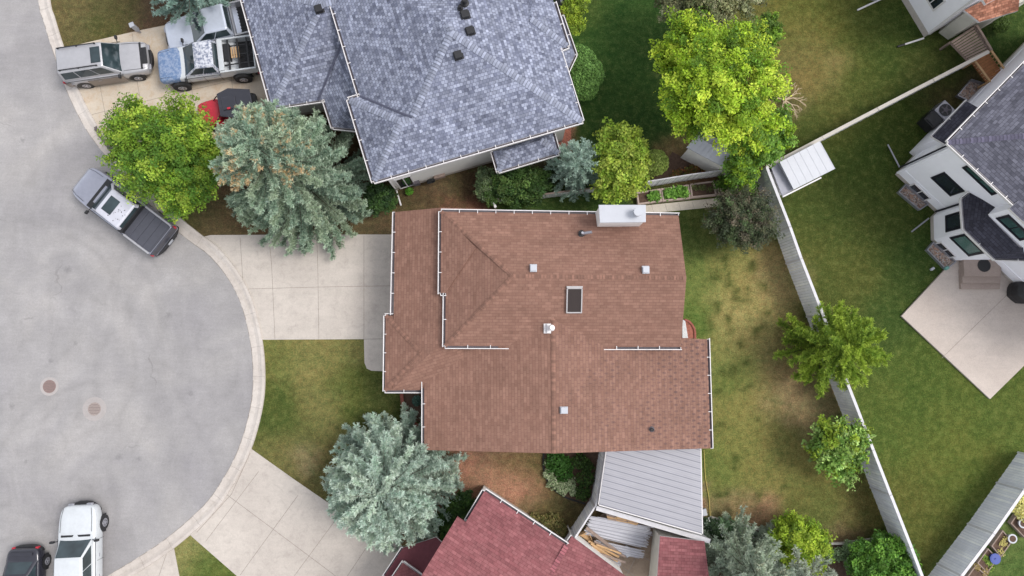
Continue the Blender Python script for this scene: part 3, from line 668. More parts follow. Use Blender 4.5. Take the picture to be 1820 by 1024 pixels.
# upper roof: hip at the left, gable at the right
uA, uB, uC, uD = P(784, 376, UE), P(1206, 383, UE), P(1210, 617, UE), P(791, 615, UE)
cin = P(1000, 500, UE); K = .40
uN = Plane(uA, uB, cin, K); uS = Plane(uD, uC, cin, K); uA2 = P(783, 521, UE); uD2 = P(792, 521, UE)
uW = Plane(uA, uA2, cin, K); uW2 = Plane(uD2, uD, cin, K)
def meet(p1, p2, p3):
    """horizontal position where three roof planes meet"""
    a = np.array([[p1.k*p1.n.x-p2.k*p2.n.x, p1.k*p1.n.y-p2.k*p2.n.y], [p1.k*p1.n.x-p3.k*p3.n.x, p1.k*p1.n.y-p3.k*p3.n.y]])
    c = lambda q: q.A.z-q.k*(q.A.x*q.n.x+q.A.y*q.n.y); b = np.array([c(p2)-c(p1), c(p3)-c(p1)]); s = np.linalg.solve(a, b)
    return p1.lift(Vector((s[0], s[1], 0)))
def meet_xy(p1, p2, a, b):
    """where the joint of two planes crosses the plan line a-b"""
    lo, hi = 0.0, 1.0; f = lambda t: p1.h(a.lerp(b, t))-p2.h(a.lerp(b, t)); s0 = f(0)
    for _ in range(50):
        m = (lo+hi)/2
        if f(m)*s0 > 0: lo = m
        else: hi = m
    return p1.lift(a.lerp(b, lo))
apexW = meet(uN, uS, uW2)
hipN = meet(uN, uW, uW2) if abs(uW.n.dot(uW2.n)) < .9999 else None
rE = meet_xy(uN, uS, uB, uC)
j1 = meet_xy(uN, uW, uA, apexW+(apexW-uA)*.2)
# valley of the small jog on the left
jog = uW2.lift(uA2.lerp(uD2, 1.0)); knee = P(850, 444, 5.0)
vN = meet_xy(uN, uW2, P(830, 376, UE), P(830, 520, UE)); 
vk = None
pA = uW.lift(P(838, 430, 4.7)); 
# west faces: a slightly proud panel above and the main hip panel below
capk = meet_xy(uN, uW, uA, P(900, 490, 5.1))
crossW = [Vector((uA.x, uA.y, UE)), uA2, uW.lift(P(790, 521, UE)), uW.lift(P(850, 443, 4.9))]
roof(HB, [[uA, apexW, rE, uB], [uD, uC, rE, apexW], [uD, apexW, uW2.lift(uA.lerp(uA2, .0)+Vector((.26, -.26, 0))), uW2.lift(uD2)]], M['brown'], M['trim'])
jogtop = P(846, 440, UE+.66)
roof(HB, [[uA+Vector((0, 0, .012)), uA2+Vector((0, 0, .012)), uW.lift(uD2)+Vector((0, 0, .0)), jogtop]], M['brown'], M['brown'], .1)
caps(HB, [capline(uA, apexW, uN, uW), capline(uD, apexW, uW2, uS), capline(rE, apexW, uS, uN), ], M['capbrown'], .13, .14)
gutter(HB, [uA, uB], cin); gutter(HB, [uA, uA2], cin); gutter(HB, [uA2, uD2], cin+Vector((0, 8, 0))); gutter(HB, [uD2, uD], cin)
gutter(HB, [uD, P(912, 615.5, UE)], cin); gutter(HB, [P(1058, 617, UE), uC], cin)
# garage: gable at the top, hip at the bottom
gA, gB = P(702, 377, LE), P(698, 560, LE); g1 = P(697.5, 700, LE); gin = P(800, 500, LE); GK = .33
gW = Plane(gA, gB, gin, GK); gS = Plane(P(698, 692, LE), P(900, 692, LE), gin, GK)
gR0 = P(786, 369, gW.h(P(786, 369, 3.6))); gE = P(905, 373, LE+.05)
gsw = P(698, 692, LE); rid = meet_xy(gW, gS, gsw, P(786, 600, 3.7))
hipend = Vector((gR0.x, rid.y, gR0.z)); hipend = gW.lift(Vector((gR0.x+.05, gsw.y+(gR0.x-gsw.x)*.95, 0)))
roof(HB, [[gA, gR0, hipend, gsw], [gR0, gE, XY(P(905, 560), LE+.05), hipend], [gsw, hipend, XY(P(905, 612), LE+.05), XY(P(905, 690), LE-.02)]], M['brown'], M['brown'], .12)
# porch hip in the lower left corner
pA_, pB_, pC_ = P(685.5, 561, LE-.10), P(684, 694, LE-.10), P(752, 694, LE-.10); pin = P(740, 628, LE)
pW = Plane(pA_, pB_, pin, GK); pS = Plane(pB_, pC_, pin, GK); pN = Plane(pA_, P(713, 561, LE-.1), pin, GK)
pk = meet(pW, pS, pN); pe = Vector((pk.x+1.7, pk.y, pk.z))
roof(HB, [[pA_, pB_, pk], [pB_, pS.lift(P(760, 694, LE)), pe, pk], [pA_, pk, pe, pN.lift(P(745, 561, LE))]], M['brown'], M['trim'])
caps(HB, [capline(pB_, pk, pW, pS), capline(pA_, pk, pN, pW)], M['capbrown'], .13, .14)
gutter(HB, [gA, gB+Vector((0, .05, 0))], gin); gutter(HB, [P(712, 561, LE-.1), pA_, pB_], pin, w=.09); gutter(HB, [pB_, pC_], pin)
# long lower wing with its ridge running up and down the picture
WE = LE+.12
wA, wB, wC, wD = P(754, 800, WE), P(754, 664, WE), P(1257, 603, WE-.05), P(1263, 797, WE-.05)
win_ = P(984, 700, 4)
wp = Plane(wA, wB, win_, .232); ridx = P(984, 700, 4.45).x
er = (ridx-wA.x)*.232+WE; ek = (er-wC.z)/(wC.x-ridx); we = Plane(wD, wC, win_, ek)
rS = wp.lift(Vector((ridx-.0, P(975, 806, er).y, 0))); rN = wp.lift(Vector((ridx, P(980, 560, er).y, 0)))
WESTF = [wA, wB, wp.lift(P(791, 622, 3.2)), wp.lift(P(820, 600, 3.4)), wp.lift(P(905, 600, 4.0)), rN, rS]
EASTF = [rS, rN, we.lift(P(1068, 600, 4)), we.lift(P(1230, 602, WE)), wC, wD]
roof(HB, [WESTF], M['brown'], M['brown'], .14)
roof(HB, [EASTF], M['brownworn'], M['brown'], .14)
caps(HB, [capline(rS, rN, we, wp)], M['capbrown'], .13, .14)
gutter(HB, [wA, wB+Vector((0, -.35, 0))], win_); gutter(HB, [wD, wC], win_)
# walls under the roofs
wl_main = inset([XY(wA), XY(wD), XY(wC), XY(P(1208, 603)), XY(uB), XY(uA), XY(P(780, 600)), XY(wB)], [.2, .45, .4, .4, .5, .5, .6, .5])
walls(HB, inset([XY(wA), XY(wD), XY(wC), XY(wB)], .45), LE-.02, 'siding')
walls(HB, inset([XY(gA), XY(P(880, 377, 3)), XY(P(880, 690, 3)), XY(gsw)], .45), LE-.05, 'siding')
walls(HB, inset([XY(uA), XY(uB), XY(uC), XY(uD)], .45), UE+.0, 'siding')
mb = MB(); iw = inset([XY(uA), XY(uB), XY(uC), XY(uD)], .45)
b0, b1 = iw[1], iw[2]; mm = b0.lerp(b1, .53); zz = UE
mb.face([XY(b0, zz), XY(b1, zz), XY(mm, zz+1.0)]); mb.face([XY(b1, zz)-Vector((.1, 0, 0)), XY(b0, zz)-Vector((.1, 0, 0)), XY(mm, zz+1.0)-Vector((.1, 0, 0))])
s0, s1 = inset([XY(wA), XY(wD), XY(wC), XY(wB)], .45)[:2]; sm = Vector((ridx, (s0.y+s1.y)/2, 0))
for dy in (0, .1): mb.face([XY(s0, WE-.1)+Vector((0, dy, 0)), XY(s1, WE-.1)+Vector((0, dy, 0)), XY(sm, er-.25)+Vector((0, dy, 0))])
mb.build('gable_wall', M['siding'], HB)
gw = inset([XY(gA), XY(P(880, 377, 3)), XY(P(880, 690, 3)), XY(gsw)], .45)
m = MB(); a, b = gw[0], gw[3]; d = (b-a).normalized(); m.bar(XY(a+d*.5, 1.15)-Vector((.03, 0, 0)), XY(a+d*4.9, 1.15)-Vector((.03, 0, 0)), .06, 2.2); gd = m.build('garage_door', M['trim'], HB)
win_wall(HB, gw[3], gw[0], .6, 1.6, .15, 2.2, (-1, 0, 0), frame='trim', glass='glass', mull=0, name='front_door')
ww = inset([XY(wA), XY(wD), XY(wC), XY(wB)], .45)
win_wall(HB, ww[1], ww[2], 1.0, 2.8, .9, 2.2, (1, 0, 0), mull=1); win_wall(HB, ww[1], ww[2], 3.4, 4.6, .9, 2.2, (1, 0, 0), mull=1)
win_wall(HB, ww[0], ww[1], 2.5, 4.0, 1.0, 2.1, (0, -1, 0), mull=1)
win_wall(HB, iw[1], iw[2], 1.6, 3.2, 2.0, 3.2, (1, 0, 0), mull=1)
# chimney chase, standing off the top wall
c0 = P(1065, 404, 3.95); top = 5.55
ch = [P(1066, 366, top), P(1146, 366, top), P(1146, 392, top), P(1134, 398, top), P(1070, 393, top)]
ch = [XY(p) for p in (P(1066, 366, top), P(1146, 366, top), P(1146, 393, top), P(1068, 394, top))]
m = MB(); m.prism(ch, 0, top-.06); chim = m.build('chimney', M['siding'], HB)
m = MB(); m.prism(inset(ch, -.05), top-.06, top); 
m.build('chimney_cap', M['whitemetal'], chim, bevel=.015)
q = P(1131, 380, top); m = MB(); m.tube(q, q+Vector((0, 0, .42)), .13, .13, 18); m.tube(q+Vector((0, 0, .0)), q+Vector((0, 0, .05)), .22, .16, 18)
m.tube(q+Vector((0, 0, .38)), q+Vector((0, 0, .46)), .2, .19, 18); m.tube(q+Vector((0, 0, .2)), q+Vector((0, 0, .24)), .19, .19, 18)
m.build('flue', M['whitemetal'], chim, smooth=True)
# skylight
a_, b_, c_, d_ = uS.at(1008, 513), uS.at(1034, 513), uS.at(1033, 556), uS.at(1007, 556); up = Vector((0, 0, .14))
m = MB()
for x, y in ((a_, b_), (b_, c_), (c_, d_), (d_, a_)): m.bar(x+up*.45, y+up*.45, .055, .15)
m.bar(a_+Vector((-.03, .06, .1)), b_+Vector((.03, .06, .1)), .08, .1); sk = m.build('skylight', plain('skylight frame', A(176, 172, 172), .5, .05), HB)
m = MB(); m.face([p+up*.75 for p in (d_, c_, b_, a_)])
def m_screen():
    t = NT('skylight screen'); w = t.new('ShaderNodeTexWave'); w.inputs['Scale'].default_value = 6; w.bands_direction = 'X'; t.lk(t.pos(), w.inputs['Vector'])
    return t.out(t.ramp(w.outputs['Fac'], [(.3, A(50, 43, 41)), (.7, A(66, 56, 53))]), .3, 0, .3)
m.build('pane', m_screen(), sk)
for (u, v, pl, yaw) in ((948, 477, uN, math.pi/2), (1147, 480, uN, math.pi/2), (1002, 729, we, 0)): box_vent(HB, pl.at(u, v), 'whitemetal', yaw, .25)
stack(HB, we.at(1158, 763), .07, .22, 'tar', 'trimdark'); 
p = uN.at(1034, 416); m = MB(); m.tube(p, p+Vector((0, 0, .38)), .055, .055, 14); m.tube(p, p+Vector((.05, 0, .10)), .19, .1, 16, 1); m.tube(p+Vector((.0, .0, .12)), p+Vector((.42, .03, .36)), .07, .07, 14); m.build('vent_pipe', [M['steel'], M['tar']], HB, smooth=True)
p = wp.at(976, 584); m = MB(); m.tube(p, p+Vector((.10, .02, .42)), .10, .10, 16); m.tube(p+Vector((.10, .02, .40)), p+Vector((.12, .03, .5)), .15, .11, 16); m.box((p.x-.05, p.y, p.z+.12), (.10, .42, .12)); m.box((p.x, p.y, p.z+.02), (.5, .45, .02)); m.build('vent_pipe', M['trim'], HB, smooth=True)
for (u, v, z) in ((785, 378, UE), (791, 612, UE), (754, 678, WE), (1068, 618, UE)):
    q = P(u, v, z); m = MB(); m.path([q+Vector((0, 0, -.1)), q+Vector((.15, .05, -.35)), XY(q+Vector((.15, .05, 0)), LE+.1 if z > 3.5 else .1)], .045, 8); m.build('downspout', M['trim'], HB)

# ---------------------------------------------------------------- big grey house at the top
HG = thing('grey_house', 'large house with pale blue grey shingle roof at the top', 'house', P(800, 120))
GE = 4.5; GL = 2.9; GK2 = .42
a0 = P(560, -90, GE); a1 = P(639.5, 171, GE); a2 = P(620, 177, GE); a3 = P(664, 322, GE); a4 = P(1034, 215, GE); a5 = P(1008.5, 127, GE)
a6 = P(994, 88, GE); a7 = P(1009, 82, GE); a8 = P(993, 32, GE); a9 = P(952, -100, GE)
gc = P(810, 100, GE)
sW = Plane(a0, a1, gc, GK2); sS = Plane(a3, a4, gc, GK2); sE = Plane(a4, a5, gc, GK2); sWb = Plane(a2, a3, gc, GK2)
sN = Plane(a0, a9, gc, GK2)
apx = meet(sW, sS, sE); 
# main body: left, bottom, right slopes; the ridge runs up
wl0 = sW.lift(a1+(a1-a0).normalized()*4.3)
ridT = apx+(a0-a1).normalized()*3.5; ridT = sW.lift(ridT)
crn = meet(sW, sS, sWb) if abs(sW.n.dot(sWb.n)) < .9995 else None
# corner of the main left slope with the bottom slope, inside the bump
cS = meet_xy(sW, sS, a3, a3+(a4-a3).normalized()*4)
hipb = meet(sWb, sS, Plane(a1, a2, P(640, 260, GE), GK2)); bN = Plane(a1, a2, P(640, 260, GE), GK2)
vb = meet(sW, bN, sS) 
vb2 = meet_xy(sW, bN, a1, P(740, 210, 6))
far = sE.lift(a9)
hN = meet(sW, sE, sN)
roof(HG, [[a0, a1, vb, apx, hN]], M['grey'], M['trim'])
roof(HG, [[a3, a4, apx, vb, hipb]], M['grey'], M['trim'])
roof(HG, [[a4, sE.lift(a9), hN, apx]], M['grey'], M['trim'])
roof(HG, [[a0, hN, sE.lift(a9)]], M['grey'], M['trim'])
roof(HG, [[a2, a3, hipb]], M['grey'], M['trim']); roof(HG, [[a1, a2, hipb, vb]], M['grey'], M['trim'])
# right bump and its valley
eb = Plane(a7, a8, gc, GK2); eN = Plane(a6, a7, P(990, 40, GE), GK2); hb = meet(eb, eN, sE) if False else None
k1 = eb.at(944, 33); k2 = eb.at(948, -40); dn = eb.n*1.5-Vector((0, 0, .63)); sx = a7+(a6-a7).normalized()*3.0
roof(HG, [[a7, eb.lift(a7+(a8-a7).normalized()*3.9), k2, k1], [sx, a7, k1], [k1, k2, k2+dn, k1+dn]], M['grey'], M['trim'])
caps(HG, [capline(k1, a7, eb, eN)], M['capgrey'], .15, .15)
b1_ = [P(998, 28, 3.0), P(1022, 97, 3.0), P(1008, 127, 3.0), P(980, 70, 3.3)]
roof(HG, [b1_], M['grey'], M['trim'])
caps(HG, [capline(apx, a4, sS, sE), capline(apx, vb, sS, sW), capline(hN, apx, sE, sW), capline(hipb, a3, sS, sWb), capline(hipb, a2, sWb, bN), capline(vb, hipb, sS, bN)], M['capgrey'], .17, .15)
m = MB(); m.bar(a1+Vector((0, 0, .03)), vb+Vector((0, 0, .03)), .09, .03)
gutter(HG, [a0, a1], gc); gutter(HG, [a1, a2], P(640, 260, GE)); gutter(HG, [a2, a3], gc); gutter(HG, [a3, a4], gc); gutter(HG, [a4, a6], gc); gutter(HG, [a6, a7], P(990, 20, GE)); gutter(HG, [a7, P(985, 5, GE)], gc)
gutter(HG, [b1_[0], b1_[1], b1_[2]], P(985, 80, 3))
# garage wing at the left
e0, e1, e2 = P(424, -26, GL), P(484, 191, GL), P(576, 177, GL); ge = P(560, 80, GL)
tW = Plane(e0, e1, ge, GK2); tS = Plane(e1, e2, ge, GK2); tN = Plane(e0, P(560, -100, GL), ge, GK2)
tk = meet(tW, tS, tN) ; rr_ = tS.lift(XY(tk)+(P(650, 10, 4)-P(557, 33, 4)).normalized()*3.5)
nr = tN.lift(XY(e0)+(e2-e1).normalized()*7.5); e3 = P(592, 226, GL); e4 = P(634, 230, GL)
roof(HG, [[e0, e1, tk], [e1, e2, P(622, 60, GL+.9), rr_, tk], [e0, tk, rr_, nr]], M['grey'], M['trim'])
roof(HG, [[e2, e3, e4, P(640, 160, GL+1.3), P(616, 80, GL+1.3), P(606, 76, GL+1.1)]], M['grey'], M['trim'])
caps(HG, [capline(tk, e1, tS, tW), capline(tk, e0, tW, tN), capline(rr_, tk, tN, tS)], M['capgrey'], .17, .15)
gutter(HG, [e0, e1], ge); gutter(HG, [e1, e2], ge); gutter(HG, [e2, e3], P(620, 200, GL)); gutter(HG, [e3, e4], P(620, 100, GL))
m.bar(P(608, 76, GL+1.12), P(565, 179, GL+.06), .09, .03); m.build('valley_flashing', M['valley'], HG)
# porch roof below the bottom eave
f0, f1, f2, f3 = P(876, 269, 2.9), P(886, 304, 2.9), P(992, 272, 2.9), P(982, 236, 2.9)
pS_ = Plane(f1, f2, P(930, 240, 3), .38); fw = Plane(f0, f1, P(930, 260, 3), .38); fe = Plane(f2, f3, P(930, 260, 3), .38)
t0 = pS_.at(904, 266); t1 = pS_.at(962, 249); topz = t0.z
roof(HG, [[f1, f2, t1, t0], [f0, f1, t0], [f2, f3, t1], [f0, t0, t1, f3]], M['grey'], M['trim'])
caps(HG, [capline(f1, t0, fw, pS_), capline(f2, t1, pS_, fe)], M['capgrey'], .15, .15)
gutter(HG, [f0, f1], P(930, 250, 3)); gutter(HG, [f1, f2], P(930, 250, 3)); gutter(HG, [f2, f3], P(930, 250, 3))
for (u, v) in ((884, 296), (986, 266)): m = MB(); q = P(u, v, 2.8); m.bar(XY(q, 0), XY(q, 2.75), .12, .12); m.build('post', M['trim'], HG)
gwall = inset([XY(a3), XY(a4), XY(a9), XY(a0), XY(a1), XY(a2)], [.5, .5, .5, .5, .5, .5]); walls(HG, gwall, GE-.02, 'siding')
walls(HG, inset([XY(e0), XY(e1), XY(e2), XY(P(640, 150, 3)), XY(P(560, -100, 3))], .5), GL-.02, 'siding')
walls(HG, [XY(P(998, 55, 1.5)), XY(P(1012, 97, 1.5)), XY(P(1003, 117, 1.5)), XY(P(985, 80, 1.5))], 2.9, 'siding')
A3, A4 = gwall[0], gwall[1]; outS = (A3-A4).normalized(); outS = Vector((-(A4-A3).y, (A4-A3).x, 0)).normalized()*-1
# items on the bottom wall
win_px(HG, [(704, 318), (733, 311), (736, 328), (707, 336)], A3, A4, outS, frame='trim', glass='glass', mull=1)
for i, (u, v, w, h_, cl) in enumerate(((744, 331, .35, .45, 'trimdark'), (785, 322, .6, .35, 'woodold'))):
    q = PW(u, v, A3, A4); s = (q-A3).dot((A4-A3).normalized()); z = max(.5, q.z); d = (A4-A3).normalized(); c = XY(A3+d*s, z)
    m = MB(); m.bar(c+outS*.08-d*w/2, c+outS*.08+d*w/2, .16, h_); m.build('meter_box', M[cl], HG, bevel=.01)
q = PW(767, 322, A3, A4); d = (A4-A3).normalized(); s = (q-A3).dot(d); c = XY(A3+d*s, max(.6, q.z))+outS*.14
m = MB()
for k in range(5):
    r0 = .20+.012*(k % 3); pts = [c+d*math.cos(t*.4488)*r0+Vector((0, 0, 1))*math.sin(t*.4488)*r0+outS*(k*.03) for t in range(15)]; m.path(pts, .018, 6)
one('hose_reel', m, M['rubber'], 'coiled dark hose hanging on the pale wall under the grey roof', 'garden hose')
for (u, v) in ((568, 18),): box_vent(HG, tS.at(u, v), 'black', .3, .3)
for (u, v) in ((827, 28), (836, 57)): box_vent(HG, sE.at(u, v), 'black', .3, .3)
box_vent(HG, sS.at(815, 100), 'black', .3, .3); stack(HG, sE.at(826, 6), .10, .35, 'black', 'black', .14); stack(HG, sE.at(818, 15), .07, .25, 'black', 'black')
m = MB(); q = XY(gwall[0], 0); m.path([XY(q, GE-.3)+outS*.08, XY(q, .3)+outS*.08, XY(q, .15)+outS*.9], .045); m.build('downspout', M['trim'], HG)

# ---------------------------------------------------------------- white modern house at the right
W0 = P(1590, 310); W1 = P(1659, 375); ex = (W1-W0).normalized(); ey = Vector((-ex.y, ex.x, 0))
if ey.x < 0: ey = -ey
HW = thing('white_house', 'tall white house with dark shingle roof and black framed windows', 'house', W0+ex*5+ey*4)
def L(a, b, z=0.0): q = W0+ex*a+ey*b; return Vector((q.x, q.y, z))
def AB(p): d = p-W0; return d.x*ex.x+d.y*ex.y, d.x*ey.x+d.y*ey.y
WEv = 5.75; LA, LB = 13.0, 11.0
walls(HW, [L(0, 0), L(LA, 0), L(LA, LB), L(0, LB)], WEv, 'sidingwhite', found=.3)
m = MB(); m.bar(L(0, -.012, .95), L(LA, -.012, .95), .03, .03); m.bar(L(-.012, 0, .95), L(-.012, LB, .95), .03, .03)
for (aa, bb) in ((0, 0),): m.bar(L(aa-.01, bb-.01, .3), L(aa-.01, bb-.01, WEv), .1, .1)
m.build('trim_board', M['sidingwhite'], HW)
cE = P(1680, 249, WEv); ov = .55
r00, r10, r11, r01 = L(-ov, -ov, WEv), L(LA+ov, -ov, WEv), L(LA+ov, LB+ov, WEv), L(-ov, LB+ov, WEv); inn = L(6, 5, 6); sk_ = .5
hh = LB/2+ov; q1, q2 = L(-ov+hh, -ov+hh, WEv+hh*sk_), L(LA+ov-hh, -ov+hh, WEv+hh*sk_)
roof(HW, [[r00, r10, q2, q1], [r00, q1, r01], [r01, q1, q2, r11], [r10, r11, q2]], M['greydark'], M['trim'])
p0 = Plane(r00, r10, inn, sk_); p1 = Plane(r00, r01, inn, sk_); caps(HW, [capline(r00, q1, p1, p0)], M['capdark'], .13, .14)
gutter(HW, [r00, r10], inn, .1); gutter(HW, [r00, r01], inn, .1)
oS = -ey; oN = -ex
win_px(HW, [(1709.6, 297), (1722.8, 292), (1776.6, 342), (1764.7, 347)], L(0, 0), L(LA, 0), oS, frame='frameblack', glass='greenglass', mull=1, fw=.12)
win_px(HW, [(1654, 315.5), (1678, 305), (1715, 339), (1691, 348.5)], L(0, 0), L(LA, 0), oS, frame='frameblack', glass='glass', fw=.13)
win_px(HW, [(1612, 331), (1626, 325), (1655.5, 352), (1641.5, 358)], L(0, 0), L(LA, 0), oS, frame='trim', glass='glass', mull=1, fw=.06)
# bay with its own roof
bp = [P(1653, 386), P(1654, 427), P(1692, 464), P(1745, 464)]
last = L(AB(P(1745, 464))[0], .5); bpoly = [L(AB(bp[0])[0]-0, .5)]+bp+[last]
walls(HW, bpoly, 3.25, 'sidingwhite', found=.3)
BE = 3.25
e_ = [P(1724, 343, BE+.1), P(1710, 354, BE), P(1714, 407, BE), P(1768, 460, BE), P(1850, 462, BE), P(1850, 440, BE+.3)]
roof(HW, [[e_[0], e_[1], e_[2], P(1757, 384, BE+.55), P(1770, 367, BE+.55)], [e_[2], e_[3], P(1812, 440, BE+.55), P(1757, 384, BE+.55)], [e_[3], e_[4], P(1850, 440, BE+.55), P(1812, 440, BE+.55)]], M['greydeepshade'], M['trim'])
gutter(HW, [e_[0], e_[1], e_[2], e_[3], e_[4]], P(1790, 400, BE), .08)
bn = lambda a, b: Vector(((b-a).y, -(b-a).x, 0)).normalized()
def outw(a, b, c): n = bn(a, b); return n if (c-a).dot(n) < 0 else -n
cc = P(1720, 410)
win_px(HW, [(1687, 422), (1715, 414.5), (1752, 449), (1724, 455)], bp[1], bp[2], outw(bp[1], bp[2], cc), frame='frameblack', glass='blind', fw=.13)
win_px(HW, [(1681, 383), (1710, 375), (1710, 406), (1682, 413)], bp[0], bp[1], outw(bp[0], bp[1], cc), frame='frameblack', glass='glass', fw=.13)
win_px(HW, [(1660.6, 432), (1673, 430), (1701, 455), (1687, 459)], bp[1], bp[2], outw(bp[1], bp[2], cc), frame='trim', glass='glass', mull=1, fw=.06)
# upper room pushed out over the bay
au, bu = AB(P(1755, 382, 3.75)); m = MB(); bu = min(bu, -.3)
ul = [L(au, bu), L(au+4.5, bu), L(au+4.5, .3), L(au, .3)]; m.prism(ul, 3.3, WEv-.02); m.build('wall', M['sidingwhite'], HW)
win_px(HW, [(1771, 387), (1795, 380), (1832, 420), (1816, 430)], L(au, bu), L(au+4, bu), oS, frame='frameblack', glass='greenglass', mull=1, fw=.12)
roof(HW, [[L(au-.2, bu-.35, WEv-.02), L(au+5, bu-.35, WEv-.02), L(au+5, 0, WEv+.2), L(au-.2, 0, WEv+.2)]], M['greydark'], M['trim'])
# low bump with a narrow roof on the upper left wall
n0a, n0b = AB(P(1616, 271)); n1a, n1b = AB(P(1657, 225))
m = MB(); m.prism([L(n0a, n0b), L(.1, n0b), L(.1, n1b), L(n0a, n1b)], -.05, 3.15); m.build('wall', M['sidingwhite'], HW)
roof(HW, [[P(1657, 243, 3.2), P(1718, 180, 3.2), L(.0, AB(P(1718, 180, 3.2))[1], 3.45), L(.0, AB(P(1657, 243, 3.2))[1], 3.45)]], M['greydeepshade'], M['trim'])
gutter(HW, [P(1657, 243, 3.2), P(1718, 180, 3.2)], inn, .06)
m = MB(); m.path([L(-ov, -ov+.1, WEv-.1), L(-.1, .35, WEv-.6), L(-.1, .35, .25)], .05); m.build('downspout', M['frameblack'], HW)
m = MB(); m.path([P(1712, 356, BE-.1), L(AB(bp[0])[0]-.05, -.06, BE-.5), L(AB(bp[0])[0]-.05, -.06, .2)], .05); m.build('downspout', M['frameblack'], HW)
m = MB(); q = L(-.1, .35, .2); m.path([q, P(1578, 257, .1)], .04); one('downspout_extension', m, M['steel'], 'thin grey drain pipe on the grass pointing up left from the white house', 'drain pipe')
m = MB(); m.path([P(1651, 388, .15), P(1620, 412, .1)], .04); one('downspout_extension', m, M['steel'], 'thin grey drain pipe on the grass beside the bay of the white house', 'drain pipe')
# window wells
for pts, lab in (([(1593, 343), (1607, 328), (1648, 364), (1631, 375)], 'gravel filled window well under the upper basement window of the white house'), ([(1643, 445), (1655, 431), (1696, 466), (1678, 481)], 'gravel filled window well below the bay beside the patio'), ([(1697, 172), (1722, 143), (1752, 152), (1722, 185)], 'gravel filled window well between wooden ramp and white house')):
    t = thing('window_well', lab, 'window well', P(*pts[0])); q = [P(u, v) for u, v in pts]
    m = MB(); m.prism(inset(q, .06), -.02, .06); m.build('gravel', M['gravel'], t)
    m = MB(); qi = inset(q, .05)
    for i in range(4): j = (i+1) % 4; m.prism([q[i], q[j], qi[j], qi[i]], -.02, .22)
    m.build('rim', M['steel'], t)
# steps, mat and things at the patio door
t = thing('patio_steps', 'brown concrete steps from the patio to the white house', 'steps', P(1745, 490))
for i, (v0, v1, z) in enumerate(((462, 491, .5), (490, 503, .36), (502, 514, .24))):
    m = MB(); m.prism([P(1712-i*3, v0-22, z), P(1780, v0-22, z), P(1779-i, v1, z), P(1714-i*3, v1, z)], .1, z); m.build('step', M['steps'], t)
m = MB(); q = P(1749, 472, .5); m.tube(q, q+Vector((0, 0, .02)), .34, .34, 24); one('doormat', m, M['black'], 'round black mat on the brown patio steps', 'mat')
m = MB(); q = P(1822, 518, .5)
rows = []
for k, (z, r) in enumerate(((.12, .62), (.5, .66), (.9, .62), (1.1, .5), (1.18, .2), (1.19, .02))):
    rows.append([Vector((q.x, q.y, z))+Vector((math.cos(t_*.3927)*r*1.15*(1+.05*math.sin(t_*2.3)), math.sin(t_*.3927)*r*(1+.05*math.cos(t_*1.7)), 0)) for t_ in range(16)])
for a, b in zip(rows[:-1], rows[1:]):
    for i in range(16): j = (i+1) % 16; m.face([a[i], a[j], b[j], b[i]])
one('covered_grill', m, M['black'], 'barbecue under a black cover at the right edge of the patio', 'barbecue', smooth=True)
m = MB(); m.box((*P(1657, 478, .08).xy, .08), (.22, .12, .12), .6); one('white_block', m, M['whitemetal'], 'small white block lying on the lawn by the window well', 'block', bevel=.02)
m = MB(); m.box((*P(1680, 477, .1).xy, .2), (.2, .16, .2), .6); one('green_box', m, plain('teal plastic', A(120, 170, 160), .5), 'small teal box at the corner of the patio', 'box', bevel=.02)
# cooling unit
q = P(1678, 197, .7); t = thing('cooling_unit', 'grey outdoor cooling unit with round fan beside the white house', 'air conditioner', (q.x, q.y, 0))
m = MB(); m.box((q.x, q.y, .4), (.8, .8, .8), .75); m.build('casing', M['steel'], t, bevel=.03)
m = MB(); m.tube((q.x, q.y, .81), (q.x, q.y, .84), .33, .33, 20); f_ = m.build('fan_guard', M['black'], t)
m = MB(); m.tube((q.x, q.y, .845), (q.x, q.y, .87), .12, .12, 12)
for k in range(5): m.box((q.x+.17*math.cos(k*1.256), q.y+.17*math.sin(k*1.256), .853), (.22, .07, .01), k*1.256)
m.build('fan', M['trimdark'], f_)
q = P(1659, 212, .6); m = MB(); m.box((q.x, q.y, .35), (.85, .75, .7), .75); m.box((q.x, q.y, .72), (.72, .62, .04), .75)
m.bar((q.x-.45, q.y-.2, .7), (q.x-.1, q.y+.55, .7), .03, .03); one('storage_bin', m, M['black'], 'black storage bin between the lawn and the cooling unit', 'bin', bevel=.03)

# ---------------------------------------------------------------- cream house in the top right corner
c0 = P(1642, 67); c1 = P(1770, 0); dx = (c1-c0).normalized(); dy = Vector((-dx.y, dx.x, 0))
HC = thing('cream_house', 'pale stucco house at the top right corner with brown porch roof', 'house', c0+dx*5+dy*3)
Q = lambda a, b, z=0.0: Vector(((c0+dx*a+dy*b).x, (c0+dx*a+dy*b).y, z))
walls(HC, [Q(0, 0), Q(12, 0), Q(12, 9), Q(0, 9)], 5.2, 'sidingwhite', found=.45)
m = MB(); m.bar(Q(0, -.02, 2.6), Q(12, -.02, 2.6), .05, .12); m.bar(Q(-.02, 0, .5), Q(-.02, 0, 5.2), .12, .12); m.build('trim_board', M['trim'], HC)
win_px(HC, [(1643, -10), (1668, -22), (1682, 4), (1658, 20)], Q(0, 0), Q(0, 9), -dx, frame='trim', glass='glass', mull=1, fw=.09)
